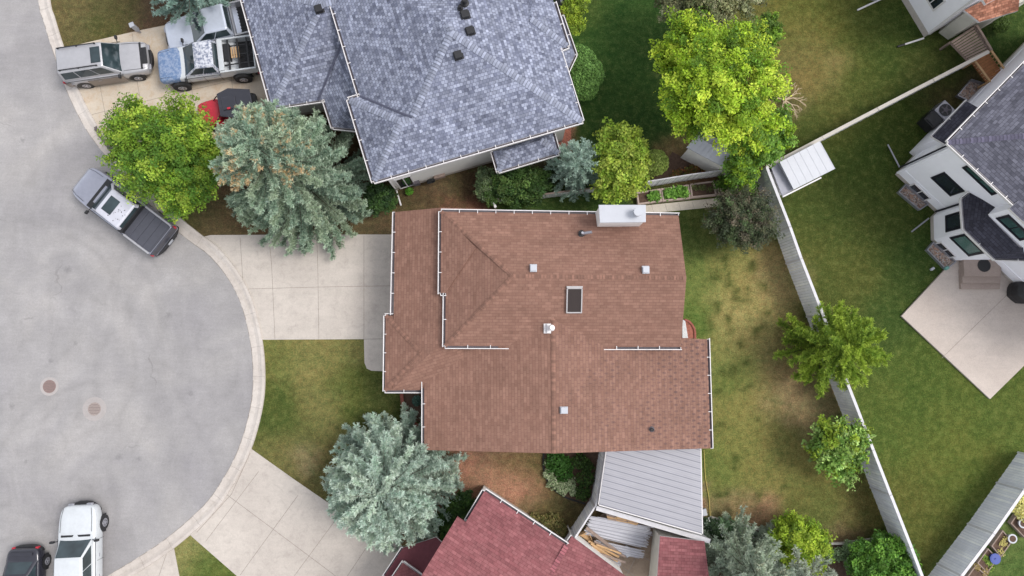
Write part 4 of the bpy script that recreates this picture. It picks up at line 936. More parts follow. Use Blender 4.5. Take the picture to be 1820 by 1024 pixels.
roof(HC, [[Q(-.6, -.6, 5.2), Q(12.6, -.6, 5.2), Q(8, 4.5, 7.2), Q(4, 4.5, 7.2)], [Q(-.6, -.6, 5.2), Q(4, 4.5, 7.2), Q(-.6, 9.6, 5.2)], [Q(-.6, 9.6, 5.2), Q(4, 4.5, 7.2), Q(8, 4.5, 7.2), Q(12.6, 9.6, 5.2)], [Q(12.6, -.6, 5.2), Q(12.6, 9.6, 5.2), Q(8, 4.5, 7.2)]], M['brickroof'], M['trim'])
pb = [P(1668, 58), P(1685, 71), P(1726, 49), P(1737, 55), P(1800, 20), P(1800, -20), P(1690, 20)]
m = MB(); m.prism(pb, -.05, 2.5); m.build('wall', M['cream'], HC)
pr = [P(1714, 18, 2.9), P(1741, 39, 2.75), P(1810, 19, 2.75), P(1813, -12, 2.9), P(1760, -5, 3.2)]; roof(HC, [pr], M['brickroof'], M['trim'])
m = MB(); m.path([P(1642, 68, .3), P(1608, 79, .1)], .05); m.path([P(1608, 79, .1), P(1595, 83, .08)], .055, m=1); one('downspout_extension', m, [M['trim'], M['black']], 'pale drain pipe with black end on the lawn by the cream house', 'drain pipe')
m = MB(); m.path([P(1580, -8, .15), P(1524, 18, .1)], .05); one('downspout_extension', m, M['trim'], 'pale drain pipe lying on the lawn at the top edge', 'drain pipe')
m = MB(); m.prism([P(1534, -3), P(1556, 3), P(1575, -3), P(1570, -20), P(1540, -20)], 0, .3); one('garden_box', m, M['whitemetal'], 'pale low box on the lawn at the top edge', 'garden box', bevel=.02)
# entry stair and wooden ramp
t = thing('entry_deck', 'grey slatted landing beside the cream house', 'deck', P(1727, 78)); dk = [P(1690, 75, .9), P(1733, 46, .9), P(1760, 91, .9), P(1722, 108, .9)]
m = MB(); 
for i in range(10):
    a = dk[0].lerp(dk[3], i/10); b = dk[1].lerp(dk[2], i/10); a2 = dk[0].lerp(dk[3], (i+.72)/10); b2 = dk[1].lerp(dk[2], (i+.72)/10); m.prism([a, b, b2, a2], .86, .92)
m.build('boards', M['woodold'], t)
m = MB()
for i in range(4): a, b = dk[i], dk[(i+1) % 4]; m.bar(XY(a, .82), XY(b, .82), .06, .08); m.bar(XY(a, 0), XY(a, .85), .1, .1)
m.bar(XY(dk[1], 1.0), XY(dk[2], 1.0), .12, .08)
m.build('frame', M['woodold'], t)
t = thing('wooden_ramp', 'brown stained wooden deck below the pale fence at top right', 'deck', P(1756, 122)); dk = [P(1728, 111, .8), P(1757, 93, .8), P(1784, 131, .8), P(1755, 147, .8)]
m = MB()
for i in range(9):
    a = dk[0].lerp(dk[3], i/9); b = dk[1].lerp(dk[2], i/9); a2 = dk[0].lerp(dk[3], (i+.93)/9); b2 = dk[1].lerp(dk[2], (i+.93)/9); m.prism([a, b, b2, a2], .7, .78)
m.build('boards', M['woodnew'], t)
m = MB(); m.bar(XY(dk[0], 1.0), XY(dk[3], 1.0), .1, .06); m.bar(XY(dk[1], 1.0), XY(dk[2], 1.0), .1, .06)
for p in dk: m.bar(XY(p, 0), XY(p, 1.0), .09, .09)
for k in range(8):
    for a, b in ((dk[0], dk[3]), (dk[1], dk[2])): q = a.lerp(b, k/7); m.bar(XY(q, .75), XY(q, 1.0), .035, .035)
m.build('railing', M['woodlight'], t)

# ---------------------------------------------------------------- red house at the bottom
HR = thing('red_house', 'house with pinkish red shingle roof at the bottom edge', 'house', P(900, 1010)); RE = 3.9; rk = .38
m0 = P(861, 873, RE); m1 = P(1007, 969, RE); m2 = P(1017, 955, RE); m3 = P(830, 925, RE)
rin = P(900, 1050, RE); rd = (m1-m0).normalized(); rn = Vector((rd.y, -rd.x, 0)); 
if (rin-m0).dot(rn) < 0: rn = -rn
rN_ = Plane(m0, m1, rin, .30)
F = lambda a, b, z=None: (lambda p: Vector((p.x, p.y, rN_.h(p) if z is None else z)))(XY(m0+rd*a+rn*b))
lb = (m3-m0).dot(rn)
roof(HR, [[m0, m1, F((m1-m0).length, 6.0), F(-.45, 6.0), F(-.45, lb), F(0, lb)]], M['redshingle'], M['redshingle'])
roof(HR, [[F((m1-m0).length+.0, 6.0), F(-.45, 6.0), F(-.45, 12, RE), F((m1-m0).length, 12, RE)]], M['redshingle'], M['redshingle'])
gutter(HR, [m0, m1], rin); gutter(HR, [m0, m3], rin)
rl = (m1-m0).length
n2, n3 = P(1019, 956, RE-.2), P(1135, 1042, RE-.2); roof(HR, [[m2-Vector((0, 0, .2)), m1+Vector((0, 0, .05)), F(rl-.1, 4.0, RE+.9), P(1140, 1120, RE+.7), n3, n2]], M['redshingle'], M['redshingle'])
gutter(HR, [m2-Vector((0, 0, .2)), m1-Vector((0, 0, .2))], P(1020, 1000, RE), .06)
caps(HR, [capline(F(rl-.1, 4.0, RE+.95), m1+Vector((0, 0, .08)), rN_, rN_)], M['capred'], .12, .14)
# lower entrance roofs at the left
s0_, s1_ = P(716, 974, 2.8), P(683, 1024, 2.8)
roof(HR, [[s0_, P(775, 955, 3.0), P(802, 979, 3.3), P(760, 1060, 3.6), P(660, 1060, 2.8), s1_]], plain('dark red roofing', A(104, 56, 64), .9, .1), M['trim'])
gutter(HR, [s0_, s1_], P(760, 1020, 3), .08)
roof(HR, [[P(716, 1000, 3.3), P(749, 1024, 3.3), P(790, 1060, 3.6), P(700, 1090, 3.6), P(684, 1045, 3.3)]], M['redshingle'], M['trim'])
gutter(HR, [P(684, 1048, 3.3), P(716, 1000, 3.3), P(749, 1024, 3.3)], P(720, 1040, 3), .07)
walls(HR, inset([XY(F(-.4, 0, 0)), XY(F(rl, 0, 0)), XY(F(rl, 11, 0)), XY(F(-.4, 11, 0))], .5), RE, 'siding')
walls(HR, inset([XY(s0_), XY(P(790, 975, 3)), XY(P(760, 1080, 3)), XY(P(670, 1070, 3))], .4), 2.75, 'siding')
walls(HR, inset([XY(m1), XY(n2), XY(n3), XY(P(1080, 1120, 3))], .3), RE-.3, 'siding')
# small red shed roof by the storage yard
SH = thing('red_shed', 'shed with dark red roof beside the storage yard', 'shed', P(1200, 990)); sp_ = [P(1173, 953, 2.3), P(1252, 962, 2.3), P(1262, 1060, 2.3), P(1163, 1060, 2.3)]
roof(SH, [[sp_[0], sp_[1], sp_[2]+Vector((0, 0, .3)), sp_[3]+Vector((0, 0, .3))]], M['redshingle'], M['trim'], .1)
walls(SH, inset([XY(p) for p in sp_], .15), 2.15, 'cream', found=.1)

# ---------------------------------------------------------------- covered patio roof and sheds
CP = thing('patio_cover', 'flat ribbed pale metal patio roof joined to the brown house', 'patio cover', P(1155, 870)); ch_ = 2.45
cp = [P(1079, 800, ch_+.25), P(1245, 793, ch_+.25), P(1248, 949, ch_), P(1065, 897, ch_)]
m = MB(); dl = (cp[2]-cp[3]).normalized(); nl = Vector((-dl.y, dl.x, 0)); m.face([cp[3], cp[2], cp[1], cp[0]], 0, [(p.dot(dl), p.dot(nl)) for p in (cp[3], cp[2], cp[1], cp[0])]); m.face([p-Vector((0, 0, .08)) for p in cp])
for i in range(4): j = (i+1) % 4; z = Vector((0, 0, .08)); m.face([cp[i], cp[j], cp[j]-z, cp[i]-z])
nr_ = 27
for i in range(nr_+1):
    t_ = (i+.5)/(nr_+1); a = cp[0].lerp(cp[3], t_); b = cp[1].lerp(cp[2], t_); up = Vector((0, 0, .02)); pass
m.build('roof', M['ribbed'], CP)
m = MB(); 
for i, j in ((1, 2), (2, 3), (3, 0)): m.bar(cp[i]-Vector((0, 0, .1)), cp[j]-Vector((0, 0, .1)), .1, .16)
m.build('fascia', M['trim'], CP)
for p in (cp[2], cp[3], cp[2].lerp(cp[3], .5)): m = MB(); q = p+(P(1150, 850)-XY(p)).normalized()*.2; m.bar(XY(q, 0), XY(q, ch_-.2), .1, .1); m.build('post', M['trim'], CP)

def shed(name, lab, roofpts, h, wallmat, roofmat, ridge=.35, cat='shed', over=.12):
    t = thing(name, lab, cat, XY(sum((Vector(p) for p in roofpts), Vector((0, 0, 0)))/4)); a, b, c, d = roofpts  # ridge joins mid ab.. mid cd
    walls(t, inset([XY(p) for p in roofpts], over), h-.03, wallmat, found=.1)
    m1_, m2_ = a.lerp(d, .5)+Vector((0, 0, ridge)), b.lerp(c, .5)+Vector((0, 0, ridge))
    mb = MB()
    for f in ([a, b, m2_, m1_], [m1_, m2_, c, d]):
        n = (f[1]-f[0]).cross(f[2]-f[0]); f = f if n.z > 0 else f[::-1]; mb.face(f); mb.face([p-Vector((0, 0, .06)) for p in f][::-1])
        for i in range(4): j = (i+1) % 4; mb.face([f[i]-Vector((0, 0, .06)), f[j]-Vector((0, 0, .06)), f[j], f[i]])
        for k in range(1, 9): p = f[0].lerp(f[1], k/9); q = f[3].lerp(f[2], k/9); mb.bar(p+Vector((0, 0, .01)), q+Vector((0, 0, .01)), .025, .025)
    w = inset([XY(p) for p in roofpts], over+.0)
    mb.build('roof', M[roofmat], t)
    g_ = MB(); g_.face([XY(w[0], h-.05), XY(w[3], h-.05), m1_-Vector((0, 0, .08))+(m2_-m1_).normalized()*over]); g_.face([XY(w[1], h-.05), XY(w[2], h-.05), m2_-Vector((0, 0, .08))-(m2_-m1_).normalized()*over]); g_.build('gable_wall', M[wallmat], t)
    return t
s2 = [P(1220, 262, 2.1), P(1292, 300, 2.1), P(1318, 268, 2.1), P(1246, 232, 2.1)]
shed('garden_shed', 'white metal garden shed half hidden under the big maple', s2, 2.1, 'siding', 'whitemetal', .38)
t = thing('lean_to_shed', 'white metal roofed lean-to in the corner of the two fences', 'shed', P(1430, 300))
r_ = [P(1386, 288, 2.3), P(1457, 251, 2.3), P(1484, 300, 2.15), P(1411, 337, 2.15)]
m = MB(); m.face(r_ if (r_[1]-r_[0]).cross(r_[2]-r_[0]).z > 0 else r_[::-1]); m.prism([XY(p) for p in r_], 2.06, 2.12)
for i in range(4): j = (i+1) % 4; m.face([XY(r_[i], 2.1), XY(r_[j], 2.1), r_[j], r_[i]])
for k in range(0, 7): a = r_[0].lerp(r_[1], k/6); b = r_[3].lerp(r_[2], k/6); m.bar(a+Vector((0, 0, .004)), b+Vector((0, 0, .004)), .02 if k != 3 else .07, .012)
m.build('roof', M['whitemetal'], t)
m = MB(); lo = [P(1371, 299, 1.9), P(1386, 288, 1.9), P(1411, 337, 1.9), P(1391, 350, 1.9)]; m.prism([XY(p) for p in lo], 1.85, 1.9); m.build('side_roof', plain('grey felt', A(168, 168, 178), .8, .05), t)
m = MB(); w = inset([XY(lo[0]), XY(r_[1]), XY(r_[2]), XY(lo[3])], .15); m.prism(w, 0, 1.84); m.build('wall', M['siding'], t)
m = MB(); m.bar(P(1391, 350, 1.95), P(1459, 316, 1.95), .07, .1); m.build('beam', M['trim'], t)
# ================================================================ FENCES, BEDS, SMALL THINGS
def fence(name, lab, base_px, h, mat, cap='fencecap', capw=.10, group=None, boards=True, slats=0, basepts=None, post_every=2.4, top_px=False):
    pts = basepts or [P(u, v, h if top_px else 0) for u, v in base_px]; pts = [XY(p) for p in pts]
    t = thing(name, lab, 'fence', pts[0], group=group)
    mb = MB(); s = 0.0; rnd = random.Random(len(lab))
    for a, b in zip(pts[:-1], pts[1:]):
        d = (b-a); Ls = d.length; d.normalize(); n = Vector((-d.y, d.x, 0)); k = int(Ls/.145)
        for i in range(k):
            s0, s1 = Ls*i/k, Ls*(i+.93)/k; off = .028 if i % 2 else .018; hh_ = h-.03-rnd.uniform(0, .02)
            for sgn in (1, -1):
                p0 = a+d*s0+n*off*sgn; p1 = a+d*s1+n*off*sgn; q0 = a+d*s0+n*(off-.016)*sgn; q1 = a+d*s1+n*(off-.016)*sgn
                ub = (s+s0)/1.0; uvs = [(ub, 0), (s+s1, 0), (s+s1, h), (ub, h)]
                f = [XY(p0, .04), XY(p1, .04), XY(p1, hh_), XY(p0, hh_)]
                if sgn > 0: f = f[::-1]; uvs = uvs[::-1]
                mb.face(f, 0, uvs); mb.face([XY(p0, hh_), XY(p1, hh_), XY(q1, hh_), XY(q0, hh_)], 0); mb.face([XY(p0, .04), XY(p0, hh_), XY(q0, hh_), XY(q0, .04)], 0); mb.face([XY(p1, .04), XY(q1, .04), XY(q1, hh_), XY(p1, hh_)], 0)
        s += Ls
    mb.build('boards', M[mat], t)
    mb = MB()
    for a, b in zip(pts[:-1], pts[1:]):
        d = (b-a); Ls = d.length; d.normalize(); seg = max(1, int(Ls/post_every))
        for i in range(seg):
            p, q = a+d*(Ls*i/seg), a+d*(Ls*(i+1)/seg); j = rnd.uniform(-.012, .012); mb.bar(XY(p+d*.01, h+j), XY(q-d*.01, h+j*.5), capw, .045)
    mb.build('cap_rail', M[cap], t)
    for a, b in zip(pts[:-1], pts[1:]):
        d = (b-a); Ls = d.length; d.normalize(); seg = max(1, int(Ls/post_every)); n = Vector((-d.y, d.x, 0))
        for i in range(seg+1):
            p = a+d*(Ls*i/seg); m_ = MB(); m_.box((p.x, p.y, h/2-.0), (.09, .09, h+.015), math.atan2(d.y, d.x)); m_.build('post', M[cap], t)
    return t
CORN = P(1363, 298, 1.9)
main_top = [(1363, 298), (1404, 403), (1424, 460), (1463, 560), (1504, 676), (1552, 800), (1583, 880), (1620, 974), (1690, 1160)]
fence('board_fence', 'long blue grey board fence running down between the two back lawns', main_top, 1.9, 'fencegrey', top_px=True, capw=.14)
fence('board_fence', 'pale fence climbing from the corner shed to the cream house deck', [(1363, 297), (1560, 194), (1757, 92)], 1.85, 'fencewhite', cap='fencetaupe', capw=.18, top_px=True)
fence('board_fence', 'short pale fence behind the raised vegetable beds', [(1150, 323), (1230, 310), (1305, 300), (1350, 296)], 1.3, 'fencewhite', top_px=True, capw=.06)
fence('board_fence', 'low grey weathered fence behind the small blue spruce', [(880, 352), (960, 346), (1040, 336), (1075, 332)], .95, 'fencewhite', cap='woodold', top_px=True, capw=.07)
t = thing('garden_gate', 'small weathered gate post piece at the end of the low fence', 'gate', P(881, 370)); m = MB(); a, b = P(874, 352, 1.0), P(881, 369, 1.0)
m.bar(XY(a, .55), XY(b, .55), .04, .8); m.build('panel', M['woodold'], t); m = MB(); m.bar(XY(a, 1.0), XY(b, 1.0), .12, .05); m.build('cap_rail', M['trim'], t)
fence('board_fence', 'pale blue board fence crossing the bottom right corner', [(1860, 815), (1820, 872), (1766, 949), (1709, 1024), (1600, 1170)], 1.9, 'fencegrey', top_px=True, capw=.14)
fence('board_fence', 'short grey fence between garden bed and patio cover', [(1076, 800), (1059, 900)], 1.9, 'fencegrey', top_px=True, capw=.08)
fence('board_fence', 'grey fence slanting from the patio cover to the red house', [(1057, 902), (1022, 956), (1008, 978)], 1.85, 'fencegrey', top_px=True, capw=.08)
t = thing('board_fence', 'white fence panel below the lower edge of the patio cover', 'fence', P(1150, 930)); m = MB(); a, b = P(1060, 903, 1.95), P(1262, 962, 1.95); d = (b-a).normalized()
m.bar(XY(a, 1.0), XY(b, 1.0), .05, 1.8); m.build('boards', M['fencewhite'], t); m = MB(); m.bar(a, b, .22, .05); m.bar(a-Vector((0, 0, .35)), b-Vector((0, 0, .35)), .12, .05); m.build('cap_rail', M['fencecap'], t)
# raised vegetable beds
VB = [[(1131, 342), (1174, 335), (1177, 358), (1134, 364)], [(1175, 335), (1224, 328), (1228, 353), (1178, 358)], [(1226, 327), (1270, 321), (1274, 347), (1229, 352)], [(1274, 320), (1294, 318), (1296, 345), (1277, 347)]]
VL = ['leftmost raised bed with a few green plants', 'raised bed full of bright green leafy vegetables', 'raised bed with dark bare soil and few weeds', 'smallest raised bed with reddish soil near the dark tree']
BEDS = []
for q, lab in zip(VB, VL):
    pts = [P(u, v, .3) for u, v in q]; t = thing('raised_bed', lab, 'planter', XY(sum(pts, Vector())/4), group=None)
    m = MB(); pi = inset(pts, .085)
    for i in range(4): j = (i+1) % 4; m.prism([pts[i], pts[j], pi[j], pi[i]], -.02, .30)
    m.build('frame', M['bedframe'], t); m = MB(); m.prism(inset(pts, .075), 0, .24); m.build('soil', M['soil'], t); BEDS.append(pi)
# timber edging at the foot of the back lawn
for pts, lab in (([(1262, 919), (1360, 944), (1402, 957)], 'pale timber edging from the patio cover to the yellow shrub'), ([(1445, 966), (1500, 966), (1582, 954)], 'pale timber edging from the yellow shrub to the long fence')):
    m = MB(); q = [P(u, v, .1) for u, v in pts]
    for a, b in zip(q[:-1], q[1:]): m.bar(XY(a, .08), XY(b, .08), .10, .16)
    one('timber_edging', m, M['woodlight'] if False else M['fencetaupe'], lab, 'garden edging')
m = MB(); q = catmull([P(u, v, .05) for u, v in [(1251, 800), (1254, 850), (1260, 885), (1262, 918)]], 6); m.path(q, .018, 6)
one('garden_hose', m, plain('yellow hose', A(196, 176, 90), .6), 'thin yellow hose along the right side of the patio cover', 'garden hose')
m = MB(); q = P(1251, 910, .1); m.box((q.x, q.y, .12), (.25, .35, .22), .2); one('bucket_box', m, M['whitemetal'], 'small white crate beside the patio cover corner', 'crate', bevel=.02)
m = MB(); q = P(1259, 840, 0)
# bottom right garden corner: beds, pots, tub
for pts, lab in (([(1767, 941), (1787, 939), (1775, 985), (1757, 968)], 'x'),): pass
def rbed(c, ax, ay, lab):
    c = P(*c); a, b = P(*ax)-c, P(*ay)-c; pts = [c, c+a, c+a+b, c+b]; t = thing('raised_bed', lab, 'planter', c)
    m = MB(); pi = inset(pts, .05)
    for i in range(4): j = (i+1) % 4; m.prism([pts[i], pts[j], pi[j], pi[i]], -.02, .26)
    m.build('frame', M['woodold'], t); m = MB(); m.prism(inset(pts, .045), 0, .2); m.build('soil', M['soil'], t); return pi
CB = [rbed((1776, 940), (1756, 968), (1793, 960), 'square raised bed against the corner fence with round white pot'), rbed((1750, 972), (1731, 998), (1768, 990), 'raised bed beside the blue tub'), rbed((1728, 1002), (1712, 1024), (1752, 1024), 'raised bed cut by the bottom edge of the picture'), rbed((1800, 913), (1790, 928), (1826, 940), 'raised bed under the pale yellow shrub')]
for (u, v, lab) in ((1798, 957, 'round white flower pot at the corner of the square bed'), (1817, 930, 'round white flower pot under the pale yellow shrub')):
    q = P(u, v, .3); t = thing('flower_pot', lab, 'flower pot', XY(q)); m = MB(); m.tube(XY(q, 0), XY(q, .36), .13, .2, 20); m.tube(XY(q, .34), XY(q, .38), .235, .235, 20); m.build('pot', M['whitemetal'], t, smooth=True)
    m = MB(); m.tube(XY(q, .36), XY(q, .395), .16, .16, 16); m.build('soil', M['soil'], t)
q = P(1768, 993, .3); t = thing('blue_tub', 'round blue plastic tub between the corner beds', 'tub', XY(q)); m = MB(); m.tube(XY(q, 0), XY(q, .34), .2, .25, 20); m.tube(XY(q, .33), XY(q, .36), .27, .27, 20); m.build('tub', M['blueplastic'], t, smooth=True)
m = MB(); m.tube(XY(q, .345), XY(q, .368), .22, .22, 16); m.tube(XY(q, .37), XY(q, .40), .05, .05, 8); m.build('lid', M['blueplastic'], t)
# white sacks in the corner by the lean-to
rnd = random.Random(3)
for i, (u, v, lab) in enumerate(((1375, 312, 'upper white sack squeezed between fence and lean-to'), (1381, 333, 'lower white sack squeezed between fence and lean-to'))):
    q = P(u, v, .5); m = MB(); rows = []
    for k in range(7):
        z = .05+.75*k/6; r = .32*math.sin(math.pi*(.18+.72*k/6))**.6; rows.append([Vector((q.x+math.cos(a*.5236)*r*(.75+.12*rnd.random()), q.y+math.sin(a*.5236)*r*(1.15+.2*rnd.random()), z)) for a in range(12)])
    for a, b in zip(rows[:-1], rows[1:]):
        for j in range(12): k2 = (j+1) % 12; m.face([a[j], a[k2], b[k2], b[j]])
    m.face(rows[-1]); one('sack', m, M['whitemetal'], lab, 'sack', smooth=True)
# electrical marker near the SUV
q = P(236, 46, .5); t = thing('utility_pedestal', 'small white utility box on the grass above the silver SUV', 'utility box', XY(P(239, 51)))
m = MB(); m.box((q.x, q.y-.0, .3), (.2, .2, .6), .4); m.box((q.x, q.y, .62), (.26, .26, .06), .4); m.build('box', M['whitemetal'], t, bevel=.015)
m = MB(); m.tube((q.x+.16, q.y-.14, 0), (q.x+.16, q.y-.14, .25), .05, .05, 10); m.build('pipe', M['steel'], t)
# small deck with a grill right of the grey house at the top edge
t = thing('side_deck', 'small dark deck against the right side of the grey house at the top', 'deck', P(1000, 20)); dk = [P(978, -40, .5), P(1000, -40, .5), P(1014, 22, .5), P(996, 28, .5)]
m = MB(); m.prism(dk, .42, .5); m.build('boards', M['tar'], t); m = MB()
for a, b in ((dk[1], dk[2]), (dk[2], dk[3])):
    m.bar(XY(a, 1.4), XY(b, 1.4), .06, .05)
    for k in range(8): q = a.lerp(b, k/7); m.bar(XY(q, 0), XY(q, 1.4), .04, .04)
m.build('railing', M['woodlight'], t)
q = P(995, 4, .9); t = thing('grill', 'barbecue with a red side on the dark deck at the top edge', 'barbecue', XY(q)); m = MB(); m.box((q.x, q.y, 1.0), (.45, .8, .35), .25); m.build('body', M['black'], t, bevel=.08)
m = MB(); m.box((q.x-.1, q.y+.62, 1.0), (.4, .35, .06), .25); m.build('side_shelf', M['red'], t); m = MB(); m.box((q.x+.05, q.y, 1.19), (.12, .4, .03), .25); m.build('handle', M['steel'], t)
# storage yard: sheets, planks, boxes
ORD = ['topmost bundle', 'middle bundle', 'lowest bundle']
def sheet(a, b, w, z, lab, n=3, mat='metalroof'):
    m = MB(); a, b = P(*a, z), P(*b, z); d = (b-a).normalized(); nn = Vector((-d.y, d.x, 0)); rr = random.Random(int(a.x*100))
    for k in range(n):
        o = nn*rr.uniform(-.08, .08)+d*rr.uniform(-.2, .2); zz_ = z-.5*0+k*.03
        for s in range(10):
            y = -w/2+w*(s+.5)/10; jj = d*rr.uniform(-.12, .12); p, q = a+nn*y+o+jj, b+nn*y+o+jj; zq = zz_+rr.uniform(0, .03); m.bar(XY(p, zq), XY(q, zq), w/10*.66, .022, 1 if (s+k) % 3 == 0 else 0)
    return one('metal_sheets', m, [M[mat], M['steel']], lab, 'metal sheets')
sheet((1052, 925), (1152, 944), .55, .55, 'stack of pale ribbed metal sheets nearest the white fence panel', 4)
sheet((1048, 942), (1150, 966), .5, .45, 'pale metal sheets in the middle of the storage yard')
sheet((1062, 968), (1138, 985), .4, .35, 'narrow pale metal strips below the other sheets in the yard')
sheet((1060, 990), (1105, 1003), .4, .3, 'short pale metal strips beside the red house roof', 3)
PLK = [((1042, 938), (1106, 988), .16, 'woodold'), ((1046, 962), (1100, 990), .1, 'woodlight'), ((1052, 972), (1098, 998), .1, 'woodlight'), ((1056, 962), (1112, 990), .09, 'woodold'), ((1050, 966), (1090, 992), .1, 'woodlight'), ((1060, 968), (1104, 984), .08, 'woodlight'), ((1052, 978), (1084, 998), .09, 'woodlight'), ((1066, 984), (1112, 1000), .1, 'woodold')]
for i, (a, b, w, mt) in enumerate(PLK):
    m = MB(); m.bar(P(*a, .62+i*.03), P(*b, .5+i*.035), w, .04); one('plank', m, M[mt], 'loose plank in the crossed pile between metal sheets and red house', 'plank', group='planks piled in the storage yard')
for i in range(3):
    for r in range(8):
        u0 = 1078+i*18+r*.5; v0 = 915+i*4.0+r*1.7; m = MB(); m.bar(P(u0, v0, .7-.02*r), P(u0+15+(r*7 % 5), v0+4, .7-.02*r), .085, .07)
        one('firewood', m, M['woodlight' if (i+r) % 3 else 'woodold'], 'short wood piece stacked under the white fence panel', 'firewood', group='firewood stacked below the patio cover')
for (u, v, s, mt, lab) in ((1040, 958, .6, 'woodlight', 'open cardboard coloured box in the corner of the storage yard'), (1048, 972, .4, 'woodold', 'weathered wooden box beside the cardboard coloured one')):
    q = P(u, v, .3); m = MB(); 
    for k in range(4): a = k*math.pi/2+.4; m.box((q.x+math.cos(a)*s/2, q.y+math.sin(a)*s/2, .25), (.03, s, .5), a)
    m.box((q.x, q.y, .3), (s, s, .04), .4); one('open_box', m, M[mt], lab, 'box')
q = P(1113, 980, .4); m = MB(); m.box((q.x, q.y, .3), (.5, .3, .12), 1.0); m.box((q.x+.1, q.y-.15, .38), (.3, .24, .1), .5); one('bundle', m, M['whitemetal'], 'crumpled white bundle beside the planks on the old paving', 'bundle', bevel=.04, seg=2)
for i, (u, v) in enumerate(((1206, 955), (1211, 948), (1217, 953), (1222, 958), (1214, 961))):
    q = P(u, v, .1); m = MB(); m.tube((q.x, q.y, 0), (q.x, q.y, .16), .13, .08, 7); one('garden_rock', m, M['pavers'], 'rough brown stone in the little heap above the red shed', 'rock', group='stones above the red shed')

# ================================================================ VEHICLES  (built along +x, nose forward)
def body_loft(mb, st, m=0):
    """st: list of (x, halfwidth, z_bottom, z_top, crown)"""
    rows = []
    for x, w, zb, zt, cr in st:
        hp = [(0, zb), (w*.82, zb), (w*.96, zb+.08), (w, zb+(zt-zb)*.35), (w*1.005, zb+(zt-zb)*.62), (w*.985, zt-.16), (w*.955, zt-.06), (w*.88, zt-.005), (w*.72, zt+cr*.45), (w*.4, zt+cr*.85), (0, zt+cr)]
        full = [(y, z) for y, z in hp]+[(-y, z) for y, z in hp[-2:0:-1]]; rows.append([Vector((x, y, z)) for y, z in full])
    n = len(rows[0])
    for a, b in zip(rows[:-1], rows[1:]):
        for i in range(n): j = (i+1) % n; mb.face([a[i], b[i], b[j], a[j]], m)
    mb.face(rows[0][::-1], m); mb.face(rows[-1], m)
def bil(q, s, t): return q[0]*(1-s)*(1-t)+q[1]*s*(1-t)+q[2]*s*t+q[3]*(1-s)*t
def panel(mb, q, s0, s1, t0, t1, off, th=.012, m=0, nseg=1):
    n = (q[1]-q[0]).cross(q[3]-q[0]).normalized(); c = [bil(q, s, t)+n*off for s, t in ((s0, t0), (s1, t0), (s1, t1), (s0, t1))]; d = [p-n*th for p in c]
    mb.face(c, m); mb.face(d[::-1], m)
    for i in range(4): j = (i+1) % 4; mb.face([d[i], d[j], c[j], c[i]], m)
def merge(o, dist=.0005):
    bm = bmesh.new(); bm.from_mesh(o.data); bmesh.ops.remove_doubles(bm, verts=bm.verts, dist=dist); bmesh.ops.recalc_face_normals(bm, faces=bm.faces); bm.to_mesh(o.data); bm.free(); return o
def smoothed(o, lv=1, sharp=40):
    merge(o); md = o.modifiers.new('s', 'SUBSURF'); md.levels = lv; md.render_levels = lv
    for p in o.data.polygons: p.use_smooth = True
    return o
def seams(t, st, x_to, frac=.80):
    for sgn in (1, -1):
        m = MB(); pts = [Vector((x, sgn*w*frac, zt+cr*.30+.012)) for x, w, zb, zt, cr in st[1:] if x >= x_to-.05]
        for a, b in zip(pts[:-1], pts[1:]): m.bar(a, b, .014, .012)
        if len(pts) > 1: m.build('hood_seam', M['black'], t)
